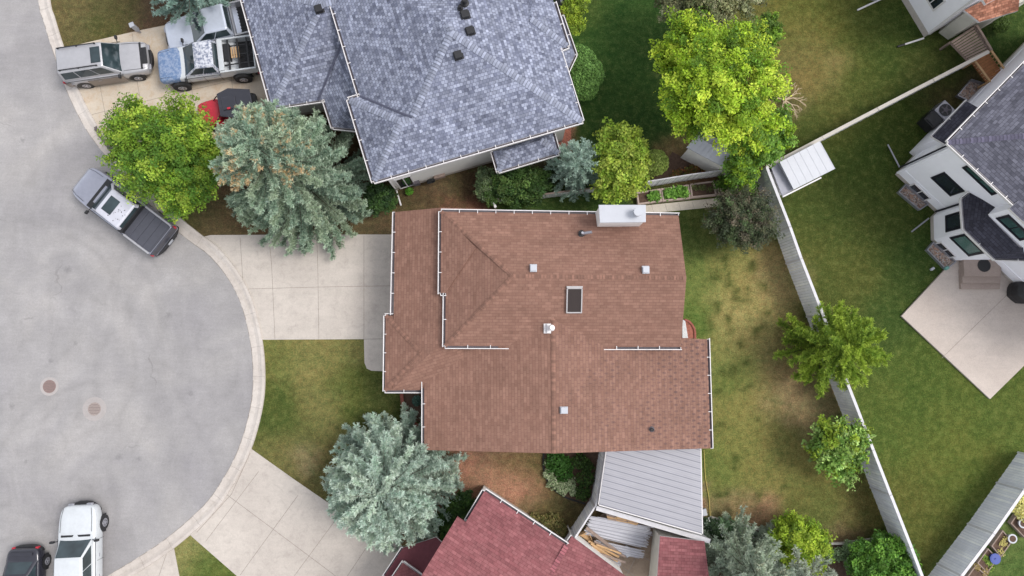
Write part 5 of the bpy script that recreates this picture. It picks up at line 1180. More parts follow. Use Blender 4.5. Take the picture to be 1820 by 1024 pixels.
def vehicle(name, lab, front, rear, zc, paint, st, cab, kind, wheels, wr=.37, ww=.24, glass_side=2, roofrack=False, sunroof=False, tonneau=None, paint2=None, cabpaint=None, details=None, cat='truck', L0=None, hubs=.6, ground=0.0):
    f, r = P(*front, zc), P(*rear, zc); c = (f+r)/2; d = f-r; yaw = math.atan2(d.y, d.x); t = thing(name, lab, cat, (c.x, c.y, ground), yaw, local=True)
    Lr = st[0][0]-st[-1][0]; sc = d.length/Lr; t.scale = (1, 1, 1)
    mb = MB(); body_loft(mb, st); b = smoothed(mb.build('body', paint, t), 2)
    # cabin: base and top outlines
    x0, x1, x2, x3, wb, wt, zb, zt = cab       # base rear/front, top rear/front, half widths, heights
    B = [Vector((x0, -wb, zb)), Vector((x1, -wb*.97, zb)), Vector((x1, wb*.97, zb)), Vector((x0, wb, zb))]
    T = [Vector((x2, -wt, zt)), Vector((x3, -wt*.95, zt)), Vector((x3, wt*.95, zt)), Vector((x2, wt, zt))]
    mb = MB(); mb.face(T)
    crown = .045; 
    for i in range(4): j = (i+1) % 4; mb.face([B[i], B[j], T[j], T[i]])
    cb = mb.build('cabin', cabpaint or paint, t, bevel=0); merge(cb)
    bm = bmesh.new(); bm.from_mesh(cb.data); bmesh.ops.bevel(bm, geom=[e for e in bm.edges if len(e.link_faces) == 2], offset=.10, segments=4, profile=.5, affect='EDGES', clamp_overlap=True); bmesh.ops.recalc_face_normals(bm, faces=bm.faces); bm.to_mesh(cb.data); bm.free()
    for p in cb.data.polygons: p.use_smooth = True
    right = [B[0], B[1], T[1], T[0]]; frontq = [B[1], B[2], T[2], T[1]]; left = [B[2], B[3], T[3], T[2]]; rearq = [B[3], B[0], T[0], T[3]]
    m = MB(); panel(m, frontq, .045, .955, .03, .93, .012); m.build('windshield', M['autoglass'], t)
    m = MB(); panel(m, rearq, .10, .90, .22, .88, .012); m.build('rear_window', M['autoglass'], t)
    for q in (right, left):
        e = 1.0/glass_side
        for k in range(glass_side):
            s0, s1 = k*e+(.06 if k == 0 else .012), (k+1)*e-(.07 if k == glass_side-1 else .012)
            if q is left: s0, s1 = 1-s1, 1-s0
            m = MB(); panel(m, q, s0, s1, .22, .88, .010); m.build('side_window', M['autoglass'], t)
    wS = max(q_[1] for q_ in st)*1.006+.002
    for sgn in (1, -1):
        for xs in sorted({round(x1-.12, 2), round((x0+x1)/2, 2) if glass_side > 1 else round(x1-.12, 2), round(x0+.10, 2)}):
            m = MB(); m.bar((xs, sgn*wS, .48), (xs, sgn*(wS-.015), zb-.10), .014, .012); m.build('door_seam', M['black'], t)
        for xs in (round((x0+x1)/2+.14, 2), round(x0+.28, 2)):
            m = MB(); m.bar((xs, sgn*(wS+.008), zb-.26), (xs+.17, sgn*(wS+.008), zb-.26), .025, .03); m.build('door_handle', M['steel'] if name != 'car' else M['black'], t)
    for wx, wy in wheels:
        for sgn in (1, -1):
            m = MB(); m.tube((wx, sgn*(wy-ww), wr), (wx, sgn*wy, wr), wr, wr, 26); w = m.build('wheel', M['rubber'], t, bevel=.03); 
            m = MB(); m.tube((wx, sgn*(wy-.02), wr), (wx, sgn*(wy+.012), wr), wr*hubs, wr*hubs*.92, 20)
            m.tube((wx, sgn*(wy+.012), wr), (wx, sgn*(wy+.03), wr), wr*.16, wr*.14, 12)
            for k in range(5): a = k*1.2566+.3; m.box((wx+math.cos(a)*wr*hubs*.55, sgn*(wy+.016), wr+math.sin(a)*wr*hubs*.55), (wr*.12, .012, wr*.12), 0, 1)
            m.build('rim', [M['steel'], M['black']], w)
            m = MB(); y = sgn*(max(s[1] for s in st if abs(s[0]-wx) < 1.0)+.004); 
            seg = 18; ra = wr+.07
            pts = [Vector((wx+math.cos(a)*ra, y, wr+math.sin(a)*ra)) for a in [math.pi*k/seg for k in range(seg+1)]]+[Vector((wx-ra, y, wr-.1)), Vector((wx+ra, y, wr-.1))]
            q2 = [p-Vector((0, sgn*.03, 0)) for p in pts]; m.face(pts); m.face(q2[::-1]); m.build('wheel_arch', M['black'], t)
    mx = x1-.08; seams(t, st, x1)
    for sgn in (1, -1):
        m = MB(); m.bar((mx, sgn*wb*.95, zb+.1), (mx-.02, sgn*(wb+.16), zb+.14), .05, .05); m.box((mx-.02, sgn*(wb+.22), zb+.17), (.11, .2, .17)); m.build('mirror', details.get('mirror', M['black']) if details else M['black'], t, bevel=.03)
    fx = st[0][0]; rx = st[-1][0]; wf = st[0][1]; wr_ = st[-1][1]; zf = st[0][3]; zr = st[-1][3]
    for sgn in (1, -1):
        m = MB(); m.box((fx-.02, sgn*(wf-.16), zf-.14), (.16, .3, .16)); m.build('headlight', M['steel'] if not details else details.get('head', M['steel']), t, bevel=.03)
        m = MB(); m.box((rx+.04, sgn*(wr_-.07), zr-.16), (.12, .15, .22)); m.build('taillight', M['red'], t, bevel=.03)
    m = MB(); wf2 = st[1][1]*1.0; arc = [Vector((fx+.13-.42*abs(k/6)**2.6, k/6*wf2, 0)) for k in range(-6, 7)]; m.prism(arc+[p-Vector((.16, 0, 0)) for p in reversed(arc)], .42, .72); m.build('front_bumper', details.get('bumper', M['black']) if details else M['black'], t, bevel=.06, seg=3)
    m = MB(); wq = st[-2][1]*.98; arc = [Vector((rx-.10+.22*abs(k/6)**3, k/6*wq, 0)) for k in range(-6, 7)]; m.prism(arc+[p+Vector((.16, 0, 0)) for p in reversed(arc)], .40, .64); m.build('rear_bumper', details.get('rbumper', M['black']) if details else M['black'], t, bevel=.05, seg=3)
    m = MB(); m.box((fx+.0, 0, zf-.2), (.1, wf*1.1, .2)); m.build('grille', M['black'], t, bevel=.02)
    if zf > .8:
        hz = lambda x: max(s_[3]+s_[4]*.75 for s_ in st if abs(s_[0]-x) < .75)
        for sgn in (1, -1):
            m = MB(); m.tube((rx+.02, sgn*wr_*.5, .3), (rx+.02, sgn*wr_*.5, .34), .05, .05, 8); m.build('tow_hook', M['black'], t)
        for sgn in (1, -1):
            m = MB()
            m.bar((x0+.02, sgn*(wb+.055), zb-.02), (x1, sgn*(wb+.055), zb-.02), .02, .02); m.build('belt_trim', M['black'], t)
    t.scale = (1, 1, 1)
    return t, (x0, x1, x2, x3, wb, wt, zb, zt)
def pickup_bed(t, x0, x1, w, zt, paint, floor='black', rail=None, wall=.09, tail=True):
    """open cargo box between x0 (rear) and x1 (cab side)"""
    m = MB()
    for s in (1, -1): m.box(((x0+x1)/2, s*(w-wall/2), zt-.26), (x1-x0, wall, .56))
    m.box((x1-.03, 0, zt-.26), (.06, 2*w-2*wall, .5)); 
    if tail: m.box((x0+.03, 0, zt-.26), (.07, 2*w-2*wall, .54))
    m.build('cargo_side', paint, t, bevel=.025, seg=2)
    m = MB(); m.box(((x0+x1)/2, 0, zt-.50), (x1-x0-.14, 2*w-2*wall-.01, .04))
    for k in range(9): m.box(((x0+x1)/2, -w+wall+.12+k*(2*w-2*wall-.24)/8, zt-.475), (x1-x0-.2, .05, .02))
    m.build('cargo_floor', M[floor], t)
silver = m_paint('silver paint', A(188, 187, 191), .35, .35); greyp = m_paint('blue grey paint', A(170, 172, 186), .5, .3); whitep = m_paint('white paint', A(232, 236, 240), .0, .3)
whitep = m_paint('white paint', A(206, 210, 214), .0, .3)
blackp = m_paint('black paint', (.03, .03, .04), .2, .2); bluep = m_paint('faded blue paint', A(104, 130, 168), .1, .5, dust=A(150, 164, 190)); primer = m_paint('white paint with grey wear', A(210, 212, 220), .0, .6, dust=A(112, 120, 142), dscale=2)
taupe = m_paint('taupe paint', A(128, 118, 112), .35, .4); dgrey = m_paint('dark grey paint', A(74, 74, 84), .3, .35)
# silver SUV
suv, _ = vehicle('suv', 'silver SUV with roof rails parked across the curb at top left', (262, 99), (110, 121), .9, silver,
    [(2.28, .70, .42, .82, .02), (2.18, .84, .34, .93, .04), (1.7, .90, .32, 1.02, .05), (1.05, .92, .32, 1.08, .05), (.4, .93, .32, 1.10, .03), (-1.2, .93, .32, 1.10, .03), (-2.1, .91, .34, 1.08, .03), (-2.26, .86, .42, 1.0, .02)],
    (-2.2, .98, -2.02, .30, .86, .70, 1.05, 1.78), 'suv', [(1.42, .93), (-1.38, .93)], .37, glass_side=3, cat='car')
m = MB()
for s in (1, -1):
    m.bar((-1.9, s*.60, 1.86), (.1, s*.60, 1.86), .04, .04)
    for x in (-1.85, -.9, .05): m.bar((x, s*.60, 1.77), (x, s*.60, 1.86), .06, .06)
m.build('roof_rail', M['black'], suv)
m = MB(); m.box((.02, 0, 1.787), (.50, .86, .015)); m.build('sunroof', M['autoglass'], suv, bevel=.005)
m = MB(); m.box((2.12, .0, .98), (.34, .9, .05)); m.build('hood_trim', M['black'], suv, bevel=.02)
m = MB(); m.box((1.98, .0, 1.01), (.10, 1.46, .03)); m.build('hood_deflector', M['black'], suv, bevel=.01)
m = MB()
for s in (1, -1): m.box((-.05, s*.935, .60), (1.9, .03, .62)); m.box((-2.02, s*.925, .72), (.3, .03, .42))
m.build('side_cladding', taupe, suv, bevel=.012)
# parked grey pickup with a folded bed cover
gp, _ = vehicle('pickup_truck', 'blue grey pickup truck with black bed cover parked along the curb', (143, 317), (294, 431), .95, greyp,
    [(2.86, .66, .50, .92, .02), (2.74, .86, .42, 1.05, .05), (2.35, .97, .40, 1.12, .08), (1.8, 1.0, .38, 1.16, .07), (1.1, 1.0, .38, 1.20, .03), (-1.0, 1.0, .38, 1.20, .0), (-2.7, .99, .42, 1.20, .0), (-2.80, .96, .46, 1.16, .0)],
    (-.95, 1.32, -.86, .58, .90, .74, 1.14, 1.86), 'pickup', [(1.83, 1.0), (-1.75, 1.0)], .39, cabpaint=m_paint('white roof paint', A(214, 214, 224), .2, .35), details={'mirror': M['black']})
m = MB(); m.box((-.10+.22, 0, 1.872), (.58, .84, .02)); m.build('sunroof', M['autoglass'], gp, bevel=.006)
for s in (1, -1): m = MB(); m.box((1.35, s*.70, 1.235), (.34, .34, .03)); m.build('hood_vent', M['black'], gp, bevel=.01)
m = MB(); m.bar((1.45, -.68, 1.22), (1.45, .68, 1.22), .14, .04); m.build('cowl', M['black'], gp)
m = MB(); m.bar((-.9, -.86, 1.3), (-.9, .86, 1.3), .22, .5); m.build('cab_rear', M['black'], gp)
m = MB()
for k in range(4): m.box((-2.63+.21+k*.43, 0, 1.262), (.40, 1.66, .035))
m.box((-1.82, 0, 1.245), (1.78, 1.62, .02)); m.build('bed_cover', plain('vinyl', (.06, .062, .078), .6, .06), gp, bevel=.01)
m = MB()
for s in (1, -1): m.bar((-2.68, s*.90, 1.26), (-1.0, s*.90, 1.26), .10, .05)
m.build('bed_rail', silver, gp, bevel=.02)
m = MB(); m.box((-2.78, 0, 1.0), (.08, 1.8, .46)); m.build('tailgate', dgrey, gp, bevel=.02)
m = MB(); m.box((-2.96, -.12, .70), (.02, .32, .14)); m.box((-2.92, -.12, .642), (.10, .34, .02)); m.build('licence_plate', M['whitemetal'], gp)
rnd = random.Random(12); m = MB()
for k in range(24): m.tube((rnd.gauss(-.45, .22), rnd.gauss(.05, .30), 1.862), (0, 0, 0), .02) if False else m.disc((min(-.1, max(-.8, rnd.gauss(-.42, .2))), max(-.6, min(.6, rnd.gauss(.0, .3))), 1.8665), rnd.uniform(.012, .032), 9)
m.build('roof_sticker_dots', M['black'], gp)
# blue and white project pickup
bp_, _ = vehicle('pickup_truck', 'lifted old pickup with faded blue hood and open black bed', (282, 119), (458, 95), 1.05, whitep,
    [(2.62, .78, .62, 1.02, .02), (2.55, .88, .55, 1.14, .03), (1.9, .92, .52, 1.20, .05), (1.12, .93, .52, 1.22, .04), (.98, .93, .52, 1.23, .02), (-.9, .93, .52, 1.23, .0), (-1.5, .92, .55, .80, .0), (-2.5, .90, .58, .80, .0)],
    (-.62, 1.22, -.52, .40, .88, .74, 1.2, 1.82), 'pickup', [(1.75, 1.08), (-1.55, 1.08)], .46, ww=.3, hubs=.5, cabpaint=primer)
m = MB(); body_loft(m, [(2.66, .80, .70, 1.03, .03), (2.58, .90, .66, 1.16, .04), (1.9, .94, .66, 1.22, .06), (1.12, .945, .66, 1.245, .05)]); smoothed(m.build('hood', bluep, bp_), 2)
pickup_bed(bp_, -2.55, -.66, .93, 1.36, whitep)
m = MB()
for x in (-2.2, -1.7, -1.2): m.box((x, 0, 1.32), (.10, 1.66, .06))
for y in (-.5, .0, .5): m.box((-1.65, y, 1.24), (1.6, .07, .05))
m.box((-1.0, -.2, 1.1), (.5, .9, .4)); m.build('bed_rack', M['black'], bp_, bevel=.02)
m = MB()
for k in range(4): m.box((-1.72+k*.12, -.1, 1.30), (.07, .6, .04))
m.build('bed_slats', M['woodlight'], bp_)
m = MB(); m.box((-.80, -.0, 1.40), (.28, 1.7, .10)); m.build('bed_panel', whitep, bp_, bevel=.03)
# silver pickup under the spruce
sp2, _ = vehicle('pickup_truck', 'silver pickup truck nosing out from under the blue spruce beside the garage', (292, 68), (476, 22), 1.0, m_paint('pale silver paint', A(200, 206, 220), .3, .3),
    [(2.75, .70, .48, .92, .02), (2.62, .88, .40, 1.03, .05), (2.1, .94, .38, 1.10, .08), (1.3, .95, .38, 1.16, .05), (1.1, .95, .38, 1.17, .02), (-.9, .95, .38, 1.17, .0), (-1.0, .94, .40, .62, .0), (-2.6, .92, .44, .62, .0)],
    (-.85, 1.36, -.72, .40, .90, .72, 1.12, 1.70), 'pickup', [(1.8, .95), (-1.6, .95)], .37)
pickup_bed(sp2, -2.7, -.9, .94, 1.22, silver)
# white pickup at the bottom
wp2, _ = vehicle('pickup_truck', 'white pickup truck with dark bed cover at the bottom left edge', (140, 905), (139, 1101), .95, whitep,
    [(2.86, .62, .50, .90, .02), (2.74, .86, .42, 1.03, .05), (2.3, .96, .40, 1.10, .08), (1.6, .98, .38, 1.15, .06), (1.1, .98, .38, 1.18, .03), (-1.0, .98, .38, 1.18, .0), (-2.7, .97, .42, 1.18, .0), (-2.80, .94, .46, 1.14, .0)],
    (-1.0, 1.28, -.88, .48, .88, .70, 1.12, 1.82), 'pickup', [(1.83, .98), (-1.75, .98)], .38)
m = MB(); m.box((-1.86, 0, 1.20), (1.74, 1.64, .05)); m.build('bed_cover', M['black'], wp2, bevel=.015)
m = MB(); m.box((-.90, 0, 1.79), (.05, .26, .04)); m.build('brake_light', M['red'], wp2, bevel=.01)
m = MB(); m.bar((1.42, -.72, 1.19), (1.42, .72, 1.19), .10, .03); m.build('cowl', M['black'], wp2)
# black car, tail up
bc, _ = vehicle('car', 'black car with red tail lights at the bottom left corner', (38, 1126), (42, 981), .8, blackp,
    [(2.15, .60, .30, .62, .02), (2.02, .80, .24, .70, .04), (1.5, .87, .22, .80, .06), (.8, .89, .22, .88, .04), (-.5, .89, .22, .92, .03), (-1.5, .88, .24, .94, .04), (-2.0, .82, .28, .90, .04), (-2.15, .66, .34, .78, .02)],
    (-1.68, 1.0, -.95, .22, .80, .60, .88, 1.40), 'car', [(1.35, .89), (-1.35, .89)], .33, cat='car')
m = MB(); m.box((-1.9, 0, .975), (.16, 1.1, .03)); m.build('trunk_spoiler', blackp, bc, bevel=.01)
# small red and black off-road buggy
c = P(408, 196, .8); yaw = math.atan2((P(360, 206, .8)-P(458, 186, .8)).y, (P(360, 206, .8)-P(458, 186, .8)).x)
bg_ = thing('off_road_buggy', 'red and black off road buggy between maple and big blue spruce', 'buggy', (c.x, c.y, .02), yaw, local=True)
m = MB(); body_loft(m, [(1.62, .50, .55, .95, .02), (1.5, .66, .5, 1.02, .03), (.6, .70, .48, 1.08, .02), (.35, .70, .48, 1.08, .0)]); smoothed(m.build('hood', M['red'], bg_), 1)
m = MB(); m.box((-.35, 0, .42), (1.9, 1.2, .14)); m.box((-.25, .62, .62), (1.5, .12, .38)); m.box((-.25, -.62, .62), (1.5, .12, .38)); m.build('tub', M['red'], bg_, bevel=.04)
m = MB()
for y in (.34, -.34): m.box((-.25, y, .62), (.5, .5, .14)); m.box((-.52, y, .92), (.14, .48, .6))
m.build('seat', M['black'], bg_, bevel=.05)
m = MB(); roofp = [Vector((-1.5, -.52, 1.62)), Vector((-.4, -.80, 1.66)), Vector((.22, -.62, 1.6)), Vector((.22, .62, 1.6)), Vector((-.4, .80, 1.66)), Vector((-1.5, .52, 1.62))]; m.prism(roofp, 1.6, 1.66); m.box((-.35, 0, 1.69), (.7, .7, .05)); m.build('roof', blackp, bg_, bevel=.03)
m = MB()
for s in (1, -1): m.path([(.75, s*.6, .9), (.25, s*.52, 1.6), (-.9, s*.52, 1.6), (-1.3, s*.6, .75)], .03)
m.build('roll_cage', M['black'], bg_)
m = MB(); m.box((-1.15, 0, .72), (.7, 1.15, .34)); m.build('cargo_box', M['black'], bg_, bevel=.05)
m = MB(); m.box((-.3, .3, 1.73), (.16, .1, .03)); m.build('roof_badge', M['red'], bg_)
for x in (1.0, -1.05):
    for s in (1, -1):
        m = MB(); m.tube((x, s*.55, .32), (x, s*.80, .32), .32, .32, 20); w = m.build('wheel', M['rubber'], bg_, bevel=.04); m = MB(); m.tube((x, s*.79, .32), (x, s*.81, .32), .15, .15, 14); m.build('rim', M['steel'], w)
# ================================================================ TREES AND PLANTS
def quads_mesh(name, co, col, mat, parent=None, nv=4):
    """co: (N, nv, 3) leaf faces, col: (N, 3)"""
    N = len(co); off = np.array(ORG.get(parent, Vector((0, 0, 0)))) if parent else np.zeros(3)
    me = bpy.data.meshes.new(name); me.vertices.add(N*nv); me.vertices.foreach_set('co', (co-off).astype(np.float32).ravel())
    me.loops.add(N*nv); me.loops.foreach_set('vertex_index', np.arange(N*nv, dtype=np.int32)); me.polygons.add(N)
    me.polygons.foreach_set('loop_start', np.arange(0, N*nv, nv, dtype=np.int32)); me.polygons.foreach_set('loop_total', np.full(N, nv, dtype=np.int32))
    me.update(calc_edges=True); ca = me.color_attributes.new('Col', 'FLOAT_COLOR', 'POINT')
    ca.data.foreach_set('color', np.repeat(np.concatenate([col, np.ones((N, 1))], 1), nv, 0).astype(np.float32).ravel())
    me.materials.append(mat); o = bpy.data.objects.new(name, me); COL.objects.link(o)
    if parent: o.parent = parent; ORG[o] = ORG[parent]
    return o
def leaves(C, Nrm, size, rs, aspect=.55, jitter=.7):
    """diamond leaves at C facing roughly along Nrm"""
    n = len(C); N = Nrm+rs.normal(0, jitter, (n, 3)); N /= np.linalg.norm(N, axis=1)[:, None]+1e-9
    R = rs.normal(0, 1, (n, 3)); U = np.cross(N, R); U /= np.linalg.norm(U, axis=1)[:, None]+1e-9; V = np.cross(N, U)
    s = size*rs.uniform(.42, 1.5, (n, 1)); a = C-U*s; b = C+V*s*aspect-N*s*.12; c = C+U*s; d = C-V*s*aspect-N*s*.12
    return np.stack([a, b, c, d], 1)
def cvar(base, n, rs, lv=.18, hv=.06):
    b = np.array(base)[None, :]*np.exp(rs.normal(0, lv, (n, 1))); b = b*(1+rs.normal(0, hv, (n, 3))); return np.clip(b, .002, .9)
def leafcol(r, g, b, k=1.25): return np.array(A(r, g, b, k))
def trunk_limbs(t, base, tips, r0, h0, rs, mat='bark'):
    m = MB(); top = Vector((base.x, base.y, h0)); m.tube(XY(base, -.05), top, r0, r0*.7, 9)
    for q in tips:
        q = Vector(q); mid = top.lerp(q, .5)+Vector((rs.uniform(-.15, .15), rs.uniform(-.15, .15), .15*abs(q.z-top.z))); m.tube(top, mid, r0*.45, r0*.25, 7); m.tube(mid, q, r0*.25, r0*.08, 6)
    return m.build('trunk', M[mat], t)
def decid(name, lab, cat, lobes, base, cols, seed, leaf=.075, dens=1.0, clump=.42, spray=.35, r0=.14, group=None, lv=.2, zscale=.8, open_=.0):
    """lobes: (u, v, z, radius in metres); each is covered with ragged leaf clumps with gaps between them"""
    rs = np.random.RandomState(seed); b = P(*base); t = thing(name, lab, cat, b, group=group); CC = []; NN = []; KK = []; tips = []
    cols = [np.array(c) for c in cols]; centers = []
    for (u, v, z, R) in lobes:
        c = np.array(P(u, v, z)); centers.append((c, R)); tips.append(c+np.array([0, 0, R*.2]))
    for li, (c, R) in enumerate(centers):
        k = int(dens*15*R*R/(clump*clump)*.45)+5
        d = rs.normal(0, 1, (k, 3)); d[:, 2] = np.abs(d[:, 2])*.9-.25; d /= np.linalg.norm(d, axis=1)[:, None]
        rr = R*(rs.uniform(.45, 1.0, k)**.45)*(1+rs.normal(0, .13, k))
        pc = c+d*rr[:, None]*np.array([1, 1, zscale])
        for j in range(k):
            if rs.rand() < open_: continue
            cr = clump*rs.uniform(.55, 1.25); n = int(95*cr*cr/(leaf*leaf)*.055)+8
            q = rs.normal(0, 1, (n, 3)); q /= np.linalg.norm(q, axis=1)[:, None]; q *= (rs.uniform(0, 1, (n, 1))**.5)*cr
            q[:, 2] *= .55; ax = d[j]; ax = ax+np.array([0, 0, .25]); q = q+ax*(q@ax)[:, None]*spray*2
            CC.append(pc[j]+q); NN.append(np.repeat((d[j]*.45+np.array([0, 0, .9]))[None], n, 0))
            base_c = cols[rs.randint(len(cols))]*math.exp(rs.normal(0, lv)); KK.append(cvar(base_c, n, rs, .15, .05))
    # loose sprays past the outline
    for li, (c, R) in enumerate(centers):
        for j in range(int(R*9*dens)):
            a = rs.uniform(0, 6.283); L_ = rs.uniform(.25, .7)*min(1, R*.6); st = c+np.array([math.cos(a)*R*.9, math.sin(a)*R*.9, rs.uniform(-.3, .5)*R*zscale]); n = int(28*L_/.5)
            s_ = rs.uniform(0, 1, n)[:, None]; q = st+np.array([math.cos(a), math.sin(a), .1])*s_*L_+rs.normal(0, .055, (n, 3)); CC.append(q); NN.append(np.repeat(np.array([[0, 0, 1.]]), n, 0)); KK.append(cvar(cols[rs.randint(len(cols))], n, rs, .2, .05))
    C = np.concatenate(CC); C[:, 2] = np.maximum(C[:, 2], .12); quads_mesh('crown', leaves(C, np.concatenate(NN), leaf, rs), np.concatenate(KK), M['leaf'], t)
    zt = min(c[2] for c, R in centers); trunk_limbs(t, b, tips, r0, max(.3, zt*.55), rs); return t, len(C)
def spruce(lab, base, Ht, R, seed, cols, tipc, nb=120, group=None, droop=.18, orange=0.0, z0=.35, power=.75, name='blue_spruce', tuft=.085, wid=1.0, lean=(0, 0), cat='spruce tree', twigk=1.0, upturn=.3, dens=1.0, oc=(170, 130, 80)):
    rs = np.random.RandomState(seed); b = P(*base); t = thing(name, lab, cat, b, group=group); bx = np.array(b); Q = []; KK = []; br = MB()
    cols = [np.array(c) for c in cols]; tipc = np.array(tipc); orange_c = leafcol(*oc, 1.3)
    ga = 2.39996
    def needles(p0, p1, c, dens_, rad, amt_tip):
        Ls = np.linalg.norm(p1-p0); n = max(4, int(Ls*dens_)); s_ = rs.uniform(0, 1, (n, 1)); ctr = p0+(p1-p0)*s_
        ax = (p1-p0)/(Ls+1e-9); r = rs.normal(0, 1, (n, 3)); r[:, 2] = np.abs(r[:, 2])*1.0-.15; r -= ax*(r@ax)[:, None]*.6; r /= np.linalg.norm(r, axis=1)[:, None]; r = r*.8+ax*.55; r /= np.linalg.norm(r, axis=1)[:, None]
        side = np.cross(r, rs.normal(0, 1, (n, 3))); side /= np.linalg.norm(side, axis=1)[:, None]; ln = rad*rs.uniform(.6, 1.25, (n, 1)); w = ln*.17
        tri = np.stack([ctr-side*w, ctr+side*w, ctr+r*ln+side*w*.2, ctr+r*ln-side*w*.2], 1)
        cc_ = cvar(c, n, rs, .13, .04); m_ = (s_*.5+amt_tip*.5)*rs.uniform(0, 1, (n, 1)); cc_ = cc_*(1-m_)+tipc*m_; Q.append(tri); KK.append(cc_)
    for i in range(nb):
        f = (i+.5)/nb; zf = 1-(1-f)**1.0; z = z0+(Ht-z0)*(zf**1.35)*.985
        fr = 1-(z-z0)/(Ht-z0); Lb = R*(fr**power)*rs.uniform(.86, 1.06)+.12; a = i*ga+rs.normal(0, .18)
        org = bx+np.array([lean[0]*z/Ht, lean[1]*z/Ht, z]); dr = np.array([math.cos(a), math.sin(a), 0.]); c = cols[rs.randint(len(cols))]*math.exp(rs.normal(0, .12))
        steep = .55*(1-fr)**2
        ns = max(3, int(Lb/.30)); pts = []
        for k in range(ns+1):
            s_ = k/ns; pts.append(org+dr*Lb*s_+np.array([0, 0, Lb*(steep*s_-droop*s_*(1.6-s_)+upturn*.35*s_**3)]))
        per = np.array([-dr[1], dr[0], 0])
        br.tube(Vector(pts[0])-Vector((0, 0, .06)), Vector(pts[0]).lerp(Vector(pts[-1]), .8)-Vector((0, 0, .10)), .012+Lb*.005, .006, 5, caps=False)
        isor = orange > 0 and z > Ht*.72 and rs.rand() < orange
        for k in range(ns):
            p0, p1 = pts[k], pts[k+1]; s_ = (k+.5)/ns
            needles(p0, p1, c, 150*dens, tuft*1.15, .5)
            if s_*Lb < .25: continue
            for h_ in range(4 if s_ < .35 else 7):
                sg = 1 if h_ % 2 else -1; st = p0+(p1-p0)*rs.rand(); tl = wid*rs.uniform(.7, 1.2)*(1-.30*s_)*min(1, .45+Lb*.4)
                an = rs.uniform(.45, 1.05)*(1 if h_ < 5 else .35); dd = dr*math.cos(an)+per*sg*math.sin(an)+np.array([0, 0, rs.uniform(-.30, .22)])
                cc2 = c if not (isor and s_ > .5 and rs.rand() < .6) else c*.3+orange_c*.7; needles(st, st+dd*tl, cc2, 85*dens, tuft, .6)
    needles(bx+np.array([lean[0]*.95, lean[1]*.95, Ht-.5]), bx+np.array([lean[0], lean[1], Ht+.1]), cols[0], 200, tuft, 1)
    quads_mesh('crown', np.concatenate(Q), np.concatenate(KK), M['needle'], t)
    br.tube((b.x, b.y, -.05), (b.x+lean[0]*.95, b.y+lean[1]*.95, Ht*.95), .06+Ht*.018, .02, 9); br.build('trunk', M['bark'], t); return t, sum(len(q) for q in Q)
def shrub(name, lab, blobs, cols, seed, leaf=.05, dens=1.0, rough=.12, cat='shrub', group=None, flowers=None, zs=.75, gaps=.0):
    """a close leafy shrub made of shells of small leaves"""
    rs = np.random.RandomState(seed); u0, v0 = blobs[0][0], blobs[0][1]; t = thing(name, lab, cat, XY(P(u0, v0)), group=group); CC = []; NN = []; KK = []; cols = [np.array(c) for c in cols]; br = MB()
    for (u, v, R, hgt) in blobs:
        c = np.array(P(u, v, hgt*.5)); n = int(dens*11*R*R/(leaf*leaf)*.85); d = rs.normal(0, 1, (n, 3)); d[:, 2] = np.abs(d[:, 2])-.45*0; d /= np.linalg.norm(d, axis=1)[:, None]
        k1_ = sum(np.sin(d@rs.normal(0, 5, 3)+rs.uniform(0, 6)) for _ in range(6))/6; k2_ = sum(np.sin(d@rs.normal(0, 13, 3)+rs.uniform(0, 6)) for _ in range(6))/6
        rr = 1+rough*1.6*k1_+rough*1.3*k2_; dep = 1-.28*rs.rand(n)**2; q = d*(rr*dep)[:, None]*np.array([R, R, hgt*.5]); q[:, 2] = q[:, 2]*1.0
        keep = rs.rand(n) > gaps*(k2_ < -.1); q = q[keep]; d = d[keep]; kk = k2_[keep]
        CC.append(c+q); NN.append(d*.8+np.array([0, 0, .4])); ci = rs.randint(0, len(cols), len(q)); KK.append(np.clip(np.array(cols)[ci]*np.exp(rs.normal(0, .18, (len(q), 1))), .003, .9))
        for j in range(8): a = rs.uniform(0, 6.28); br.tube((c[0], c[1], 0), (c[0]+math.cos(a)*R*.6, c[1]+math.sin(a)*R*.6, hgt*.6), .02, .006, 5)
        if flowers:
            nf = int(flowers[1]*R*R); d = rs.normal(0, 1, (nf, 3)); d[:, 2] = np.abs(d[:, 2]); d /= np.linalg.norm(d, axis=1)[:, None]; CC.append(c+d*np.array([R, R, hgt*.5])*1.06); NN.append(d*.3+np.array([0, 0, 1.])); KK.append(np.repeat(np.array(flowers[0])[None], nf, 0))
    quads_mesh('foliage', leaves(np.concatenate(CC), np.concatenate(NN), leaf, rs, aspect=.7), np.concatenate(KK), M['leaf'], t); br.build('stems', M['bark'], t); return t

GS = [leafcol(134, 158, 136), leafcol(122, 148, 130), leafcol(148, 166, 140)]; GT = leafcol(188, 200, 176)
GSb = [leafcol(162, 182, 168), leafcol(150, 172, 156), leafcol(176, 192, 174)]; GTb = leafcol(208, 220, 206)
spruce('largest blue spruce with orange cones near its top between maple and grey house', (552, 337), 8.8, 3.65, 11, GS, GT, nb=235, orange=.55, droop=.25, tuft=.12, z0=.5, power=.48, wid=.33, dens=1.25, upturn=.5, oc=(206, 150, 90))
spruce('dense pale blue spruce beside the concrete drives in the lower middle', (708, 842), 5.6, 3.35, 12, GSb, GTb, nb=250, droop=.12, tuft=.12, z0=.3, power=.40, wid=.30, dens=.95, lean=(0, 0), upturn=.55)
spruce('small blue spruce beside the low grey fence below the grey house', (1018, 312), 4.6, 1.45, 13, [leafcol(150, 174, 158), leafcol(138, 162, 148)], leafcol(192, 210, 196), nb=85, tuft=.085, power=.5, wid=.24)
